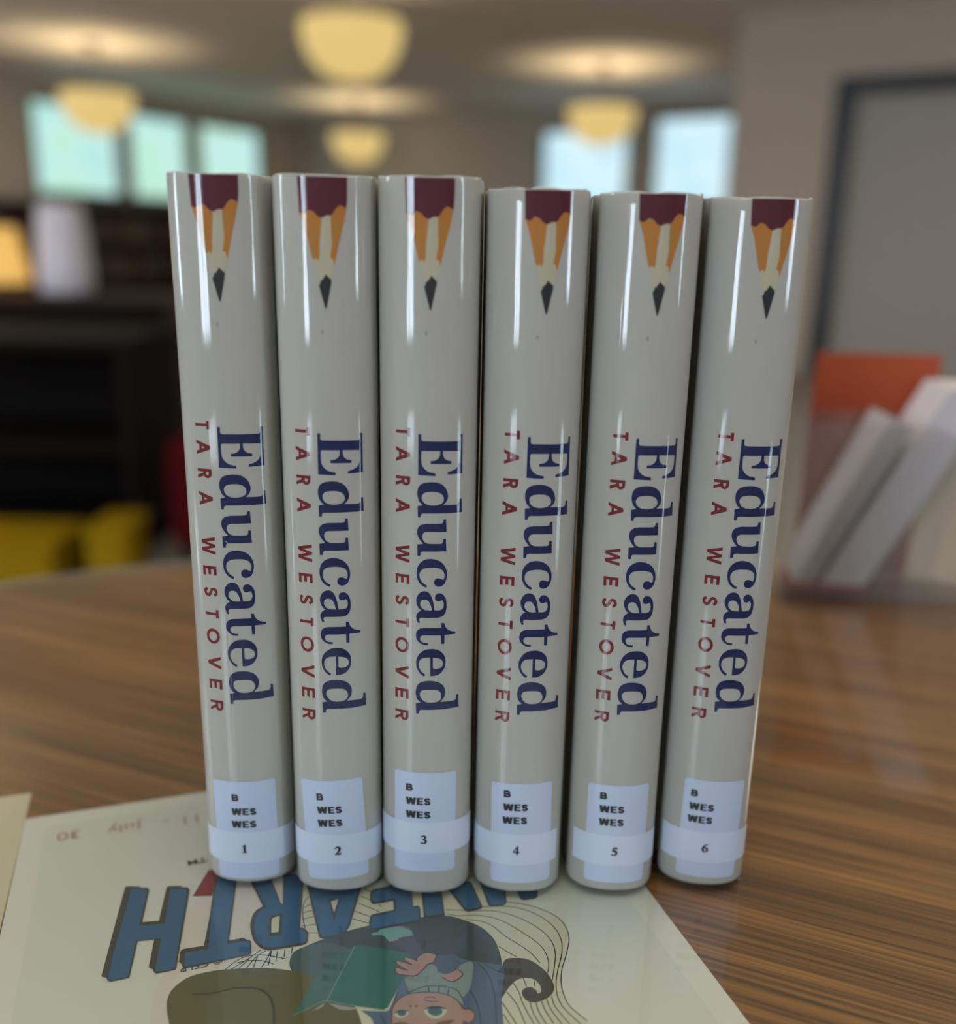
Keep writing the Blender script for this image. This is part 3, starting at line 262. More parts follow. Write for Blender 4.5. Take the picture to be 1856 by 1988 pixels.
'48.76,-114.38],[49.34,-110.9],[50.29,-108.25],[51.6,-105.83],[52.98,-103.4],[54.13,-100.7],[55.1,-96.78],[55.85,-92.52],[56.65,-88.17],[57.75,-84.0],[59.8,-78.68],[62.17,-73.43],[64.72,-68.13]]],"tan":[[[100.99,-74.9],[116.64,-79.22],[132.49,-83.34],[148.15,-87.91],[163.11,-93.53],[163.98,-95.07],[164.01,-97.71],[163.9,-100.5],[164.33,-102.54],[165.43,-103.38],[166.92,-103.69],[168.56,-103.82],[170.09,-104.15],[171.29,-104.66],[172.46,-105.25],[173.6,-105.89],[174.7,-106.6],[175.98,-107.49],[177.22,-108.44],[178.41,-109.45],[179.54,-110.53],[180.54,-111.61],[181.48,-112.75],[182.35,-113.97],[183.13,-115.27],[183.62,-116.32],[184.04,-117.45],[184.36,-118.65],[184.56,-119.89],[184.63,-121.12],[184.6,-122.41],[184.47,-123.73],[184.23,-125.03],[183.93,-126.18],[183.51,-127.34],[183.02,-128.49],[182.48,-129.58],[181.6,-131.13],[180.65,-132.63],[179.67,-134.1],[178.71,-135.54],[177.94,-136.65],[177.15,-137.72],[176.38,-138.79],[175.67,-139.89],[174.98,-141.09],[174.33,-142.31],[173.74,-143.53],[173.22,-144.76],[172.77,-146.02],[172.39,-147.29],[172.08,-148.55],[171.86,-149.78],[171.67,-151.26],[171.54,-152.73],[171.53,-154.14],[171.69,-155.46],[172.22,-157.27],[172.94,-158.98],[173.73,-160.63],[174.47,-162.29],[173.22,-165.04],[91.67,-140.11]]],"rock":[[[91.22,-111.46],[91.48,-110.37],[91.81,-109.27],[92.22,-108.27],[92.75,-107.49],[93.62,-106.8],[94.62,-106.34],[95.68,-105.99],[96.74,-105.68],[98.96,-104.98],[101.21,-104.34],[103.48,-103.76],[105.78,-103.26],[108.47,-102.77],[111.19,-102.35],[113.93,-102.02],[116.69,-101.78],[119.4,-101.66],[122.11,-101.63],[124.84,-101.69],[127.56,-101.8],[130.27,-101.97],[132.97,-102.2],[135.68,-102.5],[138.38,-102.85],[140.55,-103.14],[142.72,-103.44],[144.85,-103.88],[146.89,-104.58],[148.41,-105.43],[149.83,-106.54],[151.19,-107.78],[152.51,-109.04],[153.62,-110.12],[154.71,-111.26],[155.72,-112.48],[156.6,-113.82],[157.29,-115.17],[157.87,-116.64],[158.34,-118.19],[158.7,-119.77],[158.86,-121.13],[158.91,-122.56],[158.86,-124.02],[158.75,-125.46],[158.59,-127.01],[158.36,-128.57],[158.06,-130.11],[157.67,-131.61],[157.07,-133.36],[156.37,-135.07],[155.63,-136.75],[154.92,-138.42],[111.73,-126.45],[108.02,-125.61],[104.3,-124.84],[100.63,-123.93],[97.07,-122.69],[95.8,-121.94],[94.6,-120.89],[93.48,-119.63],[92.47,-118.28],[92.01,-117.44],[91.66,-116.46],[91.39,-115.4],[91.18,-114.34],[91.09,-113.63],[91.06,-112.89],[91.11,-112.16]]],"rocklobe":[[[91.22,-111.46],[91.48,-110.37],[91.81,-109.27],[92.22,-108.27],[92.75,-107.49],[93.62,-106.76],[94.62,-106.22],[95.68,-105.87],[96.74,-105.68],[98.88,-105.47],[101.07,-105.37],[103.23,-105.57],[105.27,-106.22],[107.64,-107.74],[109.88,-109.74],[112.06,-111.93],[114.24,-114.0],[110.38,-124.88],[107.0,-124.45],[103.61,-124.09],[100.28,-123.58],[97.07,-122.69],[95.8,-121.98],[94.6,-120.92],[93.48,-119.64],[92.47,-118.28],[92.01,-117.44],[91.66,-116.46],[91.39,-115.4],[91.18,-114.34],[91.09,-113.63],[91.06,-112.89],[91.11,-112.16]]],"bear":[[[53.7,-128.3],[53.43,-126.17],[53.14,-124.0],[52.89,-121.81],[52.78,-119.65],[52.82,-118.28],[52.97,-116.92],[53.23,-115.62],[53.61,-114.44],[54.13,-113.36],[54.78,-112.38],[55.52,-111.51],[56.3,-110.75],[57.22,-110.01],[58.2,-109.37],[59.23,-108.86],[60.29,-108.5],[61.84,-108.2],[63.44,-108.05],[65.06,-108.03],[66.68,-108.09],[68.67,-108.26],[70.66,-108.54],[72.66,-108.91],[74.67,-109.33],[77.06,-109.88],[79.45,-110.48],[81.84,-111.17],[84.21,-111.98],[86.19,-112.77],[88.16,-113.66],[90.09,-114.65],[91.98,-115.77],[93.52,-116.82],[95.03,-117.99],[96.48,-119.26],[97.88,-120.62],[99.7,-122.55],[101.47,-124.55],[103.15,-126.65],[104.69,-128.87],[105.74,-130.64],[106.69,-132.53],[107.49,-134.5],[108.1,-136.52],[108.46,-138.62],[108.61,-140.8],[108.67,-142.99],[108.77,-145.13]]],"bearinner":[[[63.33,-132.32],[63.55,-129.7],[63.73,-126.99],[64.02,-124.32],[64.56,-121.86],[65.1,-120.75],[65.88,-119.84],[66.79,-119.11],[67.74,-118.56],[68.75,-118.2],[69.84,-118.05],[70.96,-118.03],[72.07,-118.07],[73.2,-118.15],[74.34,-118.',
'32],[75.48,-118.57],[76.6,-118.9],[77.74,-119.31],[78.89,-119.78],[79.99,-120.38],[81.01,-121.16],[81.74,-121.95],[82.42,-122.92],[82.99,-124.0],[83.4,-125.13],[83.7,-126.59],[83.84,-128.13],[83.88,-129.7],[83.86,-131.22],[83.76,-133.05],[83.58,-134.85],[83.36,-136.63],[83.17,-138.39]]],"bearline":[[[60.57,-116.38],[61.64,-116.68],[63.2,-117.11],[64.92,-117.55],[66.52,-117.83],[67.96,-117.89],[69.39,-117.81],[70.78,-117.72],[72.1,-117.72],[73.31,-117.82],[74.44,-117.98],[75.53,-118.22],[76.63,-118.55],[77.79,-118.97],[78.97,-119.48],[80.08,-120.08],[81.04,-120.8],[81.83,-121.65],[82.48,-122.61],[83.02,-123.66],[83.44,-124.78],[83.74,-125.95],[83.91,-127.19],[83.99,-128.49],[84.01,-129.88],[83.93,-131.53],[83.75,-133.36],[83.55,-135.01],[83.42,-136.15]]],"bookl":[[[89.49,-134.13],[97.1,-122.37],[106.04,-112.32],[114.31,-109.94],[100.1,-131.46]]],"bookr":[[[114.31,-109.94],[129.38,-118.59],[130.49,-120.93],[125.03,-129.36],[117.48,-139.74],[115.85,-140.01],[100.1,-131.46]]],"bookline":[[[89.49,-134.13],[90.5,-133.84],[91.95,-133.42],[93.57,-132.95],[95.04,-132.55],[96.26,-132.12],[97.42,-131.65],[98.58,-131.34],[99.85,-131.38],[101.14,-131.86],[102.43,-132.66],[103.91,-133.67],[105.73,-134.76],[108.31,-136.1],[111.41,-137.68],[114.33,-139.14],[116.34,-140.16]],[[113.17,-110.0],[110.35,-114.63],[106.38,-121.14],[102.59,-127.36],[100.1,-131.46]]],"pages":[[[99.49,-131.98],[99.18,-132.4],[98.89,-132.85],[98.57,-133.25],[98.21,-133.52],[97.16,-133.87],[96.01,-134.11],[94.97,-134.27],[94.25,-134.39],[94.3,-134.37],[94.66,-134.3],[95.14,-134.19],[95.57,-134.1],[95.92,-133.85],[96.27,-133.6],[96.63,-133.36],[96.99,-133.14],[97.54,-132.86],[98.1,-132.59],[98.66,-132.33],[99.22,-132.07],[99.29,-132.04],[99.35,-132.02],[99.42,-132.0]],[[100.45,-132.45],[101.07,-133.29],[101.68,-134.16],[102.31,-134.97],[102.98,-135.67],[103.64,-136.15],[104.35,-136.53],[105.08,-136.82],[105.82,-137.05],[106.63,-137.21],[107.46,-137.28],[108.29,-137.31],[109.12,-137.37],[108.25,-136.88],[107.37,-136.4],[106.49,-135.92],[105.61,-135.42],[104.32,-134.69],[103.03,-133.94],[101.74,-133.19]]],"cloak":[[[125.21,-128.67],[124.33,-130.02],[123.45,-131.37],[122.58,-132.7],[121.74,-134.04],[121.13,-135.06],[120.55,-136.09],[119.97,-137.11],[119.36,-138.09],[118.89,-138.84],[118.4,-139.6],[117.89,-140.26],[117.34,-140.74],[116.96,-140.85],[116.53,-140.78],[116.09,-140.62],[115.67,-140.46],[114.13,-139.97],[112.6,-139.44],[111.07,-138.9],[109.54,-138.36],[110.15,-139.32],[110.77,-140.27],[111.36,-141.23],[111.83,-142.26],[112.01,-143.01],[112.08,-143.83],[112.11,-144.67],[112.16,-145.49],[115.99,-146.66],[141.57,-154.48],[149.42,-156.88],[150.17,-154.19],[150.9,-151.44],[151.69,-148.65],[152.61,-145.85],[153.64,-143.37],[154.84,-140.9],[156.05,-138.39],[157.12,-135.81],[157.28,-135.06],[157.3,-134.29],[157.26,-133.52],[157.24,-132.74],[155.32,-131.77],[153.39,-130.79],[151.46,-129.81],[149.53,-128.83],[148.32,-128.07],[147.14,-127.24],[145.91,-126.55],[144.59,-126.27],[139.73,-126.53],[134.84,-127.17],[129.98,-127.96]]],"cloakline":[[[150.07,-129.52],[150.4,-130.52],[150.87,-131.95],[151.34,-133.57],[151.63,-135.17],[151.71,-136.72],[151.66,-138.33],[151.52,-139.97],[151.32,-141.58],[151.06,-143.12],[150.73,-144.64],[150.33,-146.19],[149.89,-147.87],[149.31,-149.89],[148.63,-152.14],[148.01,-154.17],[147.58,-155.56]],[[143.91,-139.32],[144.02,-140.03],[144.2,-141.03],[144.36,-142.18],[144.45,-143.36],[144.47,-144.56],[144.45,-145.82],[144.38,-147.14],[144.24,-148.48],[143.98,-150.01],[143.64,-151.67],[143.3,-153.16],[143.08,-154.18]],[[152.01,-130.63],[152.55,-131.41],[153.33,-132.53],[154.16,-133.7],[154.86,-134.61],[155.41,-135.2],[155.91,-135.64],[156.32,-135.94],[156.61,-136.17]],[[114.78,-141.34],[114.93,-142.25],[115.15,-143.56],[115.36,-144.87],[115.51,-145.76]],[[122.07,-134.14],[121.67,-134.9],[121.09,-136.01],[120.51,-137.11],[120.12,-137.85]]],"shirt":[[[133.5,-125.28],[132.48,-125.34],[131.43,-125.72],[130.37,-126.29],[129.35,-126.87],[128.31,-127.5],[127.',
'31,-128.22],[126.31,-128.97],[125.32,-129.7],[125.36,-135.38],[126.76,-135.15],[128.17,-134.87],[129.58,-134.67],[130.97,-134.65],[132.36,-134.85],[133.74,-135.21],[135.08,-135.7],[136.36,-136.29],[137.17,-136.79],[137.92,-137.41],[138.62,-138.12],[139.26,-138.89],[139.79,-139.68],[140.25,-140.56],[140.68,-141.47],[141.13,-142.35],[141.93,-141.66],[142.76,-140.99],[143.56,-140.27],[144.25,-139.42],[145.19,-137.82],[146.05,-136.08],[146.84,-134.25],[147.61,-132.41],[147.91,-131.63],[148.18,-130.81],[148.37,-130.01],[148.43,-129.28],[148.32,-128.89],[148.09,-128.54],[147.77,-128.29],[147.43,-128.19],[146.54,-128.28],[145.6,-128.54],[144.65,-128.87],[143.7,-129.15],[141.17,-128.08],[138.64,-126.94],[136.09,-125.93]]],"collar":[[[124.97,-135.51],[126.47,-135.2],[128.0,-134.85],[129.51,-134.58],[131.01,-134.51],[132.4,-134.69],[133.78,-135.04],[135.12,-135.54],[136.4,-136.15],[137.5,-136.76],[138.57,-137.48],[139.51,-138.35],[140.2,-139.42],[140.56,-140.77],[140.65,-142.33],[140.64,-143.96],[140.68,-145.53],[140.24,-145.05],[139.8,-144.57],[139.36,-144.09],[138.93,-143.59],[138.11,-142.45],[137.31,-141.26],[136.48,-140.13],[135.52,-139.2],[134.33,-138.47],[133.03,-137.92],[131.67,-137.48],[130.33,-137.04],[129.0,-136.61],[127.66,-136.23],[126.31,-135.87]]],"collarline":[[[131.98,-134.96],[131.86,-135.42],[131.68,-136.09],[131.49,-136.76],[131.37,-137.21]],[[135.04,-135.79],[134.85,-136.35],[134.56,-137.16],[134.28,-137.97],[134.09,-138.52]],[[137.85,-137.48],[137.61,-138.05],[137.25,-138.88],[136.9,-139.71],[136.66,-140.27]],[[124.97,-135.51],[126.06,-135.27],[127.64,-134.91],[129.4,-134.6],[131.01,-134.51],[132.45,-134.7],[133.85,-135.07],[135.18,-135.57],[136.4,-136.15],[137.55,-136.79],[138.61,-137.5],[139.53,-138.35],[140.2,-139.42],[140.56,-140.9],[140.68,-142.7],[140.67,-144.38],[140.68,-145.53]]],"face":[[[117.01,-146.97],[117.4,-145.4],[117.77,-143.8],[118.19,-142.21],[118.75,-140.71],[119.23,-139.83],[119.83,-139.03],[120.5,-138.32],[121.21,-137.71],[122.05,-137.15],[122.95,-136.69],[123.88,-136.35],[124.8,-136.18],[126.19,-136.15],[127.6,-136.29],[129.0,-136.56],[130.37,-136.91],[131.71,-137.33],[133.04,-137.84],[134.32,-138.46],[135.52,-139.2],[136.46,-139.94],[137.34,-140.81],[138.13,-141.78],[138.8,-142.83],[139.11,-143.79],[139.27,-144.9],[139.41,-145.98],[139.72,-146.87],[140.1,-147.18],[140.63,-147.32],[141.18,-147.43],[141.62,-147.68],[141.94,-148.11],[142.21,-148.64],[142.39,-149.21],[142.45,-149.78],[142.36,-150.35],[142.14,-150.96],[141.83,-151.53],[141.49,-151.99],[141.14,-152.29],[140.71,-152.51],[140.27,-152.63],[139.87,-152.62],[139.46,-152.42],[139.09,-152.06],[138.73,-151.65],[138.36,-151.26],[137.08,-153.11]]],"faceline":[[[117.27,-146.3],[117.51,-145.25],[117.85,-143.71],[118.27,-142.07],[118.75,-140.71],[119.27,-139.74],[119.85,-138.95],[120.5,-138.3],[121.21,-137.71],[121.99,-137.17],[122.81,-136.71],[123.73,-136.37],[124.8,-136.18],[126.06,-136.16],[127.48,-136.3],[128.95,-136.56],[130.37,-136.91],[131.73,-137.34],[133.09,-137.87],[134.38,-138.5],[135.52,-139.2],[136.53,-140.01],[137.43,-140.91],[138.19,-141.87],[138.8,-142.83],[139.17,-143.9],[139.34,-145.04],[139.48,-146.09],[139.72,-146.87],[140.15,-147.27],[140.67,-147.4],[141.2,-147.47],[141.62,-147.68],[141.94,-148.12],[142.22,-148.65],[142.4,-149.22],[142.45,-149.78],[142.35,-150.37],[142.12,-150.98],[141.82,-151.55],[141.49,-151.99],[141.09,-152.27],[140.62,-152.44],[140.18,-152.55],[139.87,-152.62]],[[129.26,-139.69],[129.42,-139.91],[129.63,-140.22],[129.94,-140.56],[130.37,-140.88],[131.04,-141.19],[131.9,-141.5],[132.72,-141.77],[133.29,-141.96]],[[129.6,-139.08],[129.96,-139.11],[130.48,-139.15],[131.04,-139.21],[131.51,-139.33],[131.89,-139.53],[132.22,-139.81],[132.5,-140.08],[132.69,-140.26]]],"nostril":[[[124.01,-141.01],[124.09,-140.92],[124.24,-140.85],[124.41,-140.8],[124.56,-140.81],[124.68,-140.88],[124.81,-141.02],[124.9,-141.17],[124.93,-141.29],[124.85,-141.38],[124.7,-141.46],[124.53,-141.5],[124.38,-141.5],[124.25,-141.42],[',
'124.13,-141.28],[124.03,-141.13]],[[125.65,-141.51],[125.73,-141.42],[125.88,-141.35],[126.05,-141.3],[126.2,-141.31],[126.32,-141.39],[126.45,-141.52],[126.54,-141.67],[126.57,-141.79],[126.49,-141.88],[126.34,-141.96],[126.16,-142.0],[126.02,-142.0],[125.89,-141.92],[125.77,-141.78],[125.67,-141.63]]],"eyewhite":[[[118.83,-142.58],[119.09,-142.37],[119.43,-142.22],[119.81,-142.12],[120.17,-142.07],[120.6,-142.04],[121.04,-142.06],[121.47,-142.12],[121.88,-142.22],[122.28,-142.35],[122.69,-142.52],[123.04,-142.74],[123.26,-143.01],[123.27,-143.28],[123.17,-143.63],[122.98,-143.98],[122.78,-144.24],[122.43,-144.5],[122.04,-144.7],[121.62,-144.84],[121.22,-144.9],[120.81,-144.88],[120.39,-144.77],[119.99,-144.61],[119.61,-144.41],[119.41,-144.25],[119.23,-144.03],[119.08,-143.79],[118.95,-143.53],[118.87,-143.29],[118.8,-143.02],[118.77,-142.76]],[[128.09,-143.79],[128.45,-143.53],[128.96,-143.38],[129.53,-143.32],[130.06,-143.32],[130.73,-143.4],[131.41,-143.55],[132.07,-143.76],[132.7,-144.04],[133.3,-144.34],[133.91,-144.7],[134.42,-145.11],[134.75,-145.59],[134.74,-145.95],[134.54,-146.41],[134.24,-146.85],[133.93,-147.18],[133.37,-147.58],[132.75,-147.91],[132.12,-148.15],[131.5,-148.26],[130.91,-148.25],[130.31,-148.12],[129.74,-147.89],[129.24,-147.57],[128.9,-147.21],[128.61,-146.74],[128.37,-146.21],[128.18,-145.66],[128.06,-145.18],[127.97,-144.65],[127.97,-144.15]]],"iris":[[[120.12,-142.28],[120.41,-142.16],[120.78,-142.13],[121.17,-142.17],[121.52,-142.25],[121.83,-142.37],[122.14,-142.55],[122.4,-142.77],[122.56,-143.03],[122.56,-143.27],[122.46,-143.57],[122.31,-143.85],[122.13,-144.04],[121.85,-144.18],[121.52,-144.25],[121.18,-144.26],[120.87,-144.2],[120.62,-144.09],[120.38,-143.9],[120.17,-143.66],[120.03,-143.4],[119.97,-143.13],[119.96,-142.79],[120.01,-142.48]],[[129.13,-144.11],[129.56,-143.91],[130.13,-143.83],[130.74,-143.86],[131.3,-143.98],[131.89,-144.21],[132.5,-144.54],[133.02,-144.94],[133.38,-145.4],[133.4,-145.73],[133.27,-146.16],[133.04,-146.57],[132.79,-146.84],[132.33,-147.06],[131.8,-147.19],[131.26,-147.21],[130.77,-147.13],[130.32,-146.92],[129.89,-146.6],[129.51,-146.19],[129.22,-145.74],[129.08,-145.35],[129.0,-144.86],[129.01,-144.4]]],"lid":[[[118.83,-142.58],[119.0,-142.4],[119.37,-142.14],[119.83,-141.88],[120.25,-141.72],[120.68,-141.68],[121.11,-141.71],[121.54,-141.79],[121.96,-141.92],[122.42,-142.14],[122.93,-142.43],[123.32,-142.71],[123.47,-142.89],[123.27,-142.91],[122.82,-142.84],[122.27,-142.73],[121.78,-142.65],[121.35,-142.6],[120.92,-142.55],[120.5,-142.52],[120.07,-142.5],[119.7,-142.52],[119.29,-142.57],[118.96,-142.61]],[[128.05,-143.55],[128.29,-143.41],[128.85,-143.24],[129.52,-143.11],[130.13,-143.06],[130.81,-143.12],[131.5,-143.23],[132.17,-143.42],[132.8,-143.69],[133.48,-144.13],[134.19,-144.72],[134.74,-145.25],[134.94,-145.55],[134.65,-145.52],[134.02,-145.27],[133.23,-144.95],[132.52,-144.68],[131.87,-144.47],[131.21,-144.28],[130.55,-144.1],[129.89,-143.92],[129.34,-143.82],[128.73,-143.73],[128.24,-143.64]]],"brow":[[[117.43,-146.35],[117.96,-146.28],[118.49,-146.2],[119.01,-146.15],[119.53,-146.18],[120.1,-146.33],[120.67,-146.53],[121.22,-146.81],[121.7,-147.16],[121.92,-147.45],[122.08,-147.82],[122.22,-148.23],[122.37,-148.61],[117.26,-147.05]],[[129.08,-150.66],[129.58,-150.4],[130.08,-150.11],[130.58,-149.87],[131.09,-149.72],[131.78,-149.66],[132.47,-149.7],[133.16,-149.79],[133.84,-149.88],[134.45,-149.93],[135.13,-149.99],[135.66,-150.09],[135.84,-150.27],[135.5,-150.62],[134.82,-151.04],[133.99,-151.5],[133.24,-151.94]]],"hand":[[[138.11,-122.28],[136.13,-125.29],[135.75,-125.24],[135.37,-125.17],[135.0,-125.14],[134.63,-125.25],[133.66,-125.94],[132.72,-126.76],[131.78,-127.6],[130.82,-128.34],[130.31,-128.67],[129.78,-128.96],[129.25,-129.17],[128.74,-129.23],[128.06,-129.11],[127.38,-128.85],[126.72,-128.51],[126.07,-128.17],[125.48,-127.88],[124.88,-127.56],[124.32,-127.2],[123.85,-126.73],[123.62,-126.33],[123.46,-125.81],[123.38,-125.27],[',
'123.39,-124.8],[123.52,-124.53],[123.76,-124.27],[124.04,-124.11],[124.3,-124.1],[125.04,-124.54],[125.77,-125.16],[126.5,-125.84],[127.23,-126.48],[126.6,-125.6],[125.97,-124.72],[125.35,-123.83],[124.77,-122.89],[124.64,-122.6],[124.53,-122.26],[124.48,-121.93],[124.51,-121.66],[124.64,-121.46],[124.87,-121.3],[125.13,-121.21],[125.35,-121.23],[126.35,-121.87],[127.33,-122.65],[128.3,-123.46],[129.27,-124.26],[128.81,-123.61],[128.32,-122.98],[127.87,-122.32],[127.5,-121.62],[127.46,-121.31],[127.49,-120.94],[127.58,-120.59],[127.7,-120.36],[127.87,-120.28],[128.09,-120.3],[128.33,-120.38],[128.53,-120.5],[129.28,-121.1],[130.01,-121.75],[130.73,-122.42],[131.45,-123.08],[131.45,-122.8],[131.43,-122.51],[131.45,-122.25],[131.53,-122.05],[131.98,-121.61],[132.5,-121.22],[133.05,-120.89],[133.61,-120.65],[134.09,-120.51],[134.58,-120.45],[135.07,-120.47],[135.53,-120.58],[136.2,-120.91],[136.84,-121.35],[137.48,-121.83]],[[142.92,-130.47],[143.75,-133.28],[142.8,-133.83],[141.84,-134.42],[140.91,-134.91],[140.01,-135.17],[139.51,-135.07],[139.04,-134.75],[138.59,-134.3],[138.18,-133.86],[137.87,-133.52],[137.59,-133.14],[137.34,-132.73],[137.15,-132.29],[137.09,-132.04],[137.09,-131.72],[137.13,-131.45],[137.24,-131.31],[137.85,-131.3],[138.53,-131.45],[139.25,-131.6],[139.95,-131.62],[140.69,-131.44],[141.43,-131.14],[142.18,-130.79]]],"handline":[[[138.11,-122.28],[137.74,-122.9],[137.21,-123.8],[136.64,-124.69],[136.13,-125.29],[135.78,-125.42],[135.5,-125.26],[135.16,-125.11],[134.63,-125.25],[133.8,-125.86],[132.75,-126.75],[131.7,-127.65],[130.82,-128.34],[130.19,-128.76],[129.71,-129.04],[129.26,-129.2],[128.74,-129.23],[128.1,-129.11],[127.41,-128.84],[126.72,-128.51],[126.07,-128.17],[125.44,-127.85],[124.82,-127.5],[124.27,-127.13],[123.85,-126.73],[123.58,-126.26],[123.42,-125.72],[123.37,-125.21],[123.39,-124.8],[123.47,-124.47],[123.63,-124.18],[123.89,-124.03],[124.3,-124.1],[124.96,-124.53],[125.82,-125.25],[126.65,-125.98],[127.23,-126.48]],[[127.23,-126.48],[126.74,-125.78],[126.02,-124.77],[125.29,-123.71],[124.77,-122.89],[124.52,-122.4],[124.43,-122.08],[124.44,-121.85],[124.51,-121.66],[124.57,-121.41],[124.67,-121.18],[124.9,-121.08],[125.35,-121.23],[126.21,-121.82],[127.37,-122.72],[128.5,-123.64],[129.27,-124.26]],[[129.27,-124.26],[128.91,-123.75],[128.38,-123.02],[127.85,-122.25],[127.5,-121.62],[127.4,-121.17],[127.44,-120.81],[127.56,-120.54],[127.7,-120.36],[127.82,-120.24],[127.95,-120.19],[128.16,-120.26],[128.53,-120.5],[129.19,-121.04],[130.05,-121.8],[130.88,-122.56],[131.45,-123.08]],[[142.92,-130.47],[143.18,-131.0],[143.58,-131.76],[143.85,-132.58],[143.75,-133.28],[143.09,-133.9],[142.04,-134.49],[140.91,-134.95],[140.01,-135.17],[139.4,-135.07],[138.93,-134.73],[138.53,-134.28],[138.18,-133.86],[137.84,-133.45],[137.55,-133.0],[137.31,-132.58],[137.15,-132.29]]],"sleeve":[[[138.32,-122.24],[138.78,-122.46],[139.24,-122.7],[139.7,-122.91],[140.18,-123.07],[141.03,-123.17],[141.91,-123.18],[142.76,-123.25],[143.5,-123.54],[144.08,-124.06],[144.62,-124.79],[145.0,-125.61],[145.11,-126.43],[144.88,-127.35],[144.39,-128.36],[143.74,-129.29],[143.07,-130.0],[142.18,-130.62],[141.2,-131.08],[140.2,-131.35],[139.26,-131.41],[138.47,-131.21],[137.69,-130.78],[137.0,-130.19],[136.44,-129.53],[136.38,-129.13],[136.49,-128.6],[136.62,-128.03],[136.63,-127.53],[136.44,-126.99],[136.14,-126.49],[135.81,-126.01],[135.5,-125.52]]],"leg":[[[125.76,-109.07],[133.09,-109.3],[133.17,-110.83],[133.23,-112.36],[133.32,-113.87],[133.48,-115.32],[133.8,-116.51],[134.25,-117.68],[134.6,-118.78],[134.6,-119.76],[134.15,-120.6],[133.37,-121.35],[132.47,-121.96],[131.64,-122.35],[131.21,-122.35],[130.76,-122.12],[130.35,-121.75],[130.02,-121.32],[129.77,-120.68],[129.63,-119.9],[129.49,-119.11],[129.25,-118.41],[128.42,-117.18],[127.47,-116.05],[126.56,-114.89],[125.86,-113.57],[125.66,-112.58],[125.65,-111.45],[125.73,-110.25]]],"shoe":[[[119.71,-105.9],[119.94,-105.77],[120.25,-105.71],[120.59,-105.7],[120.91,-10',
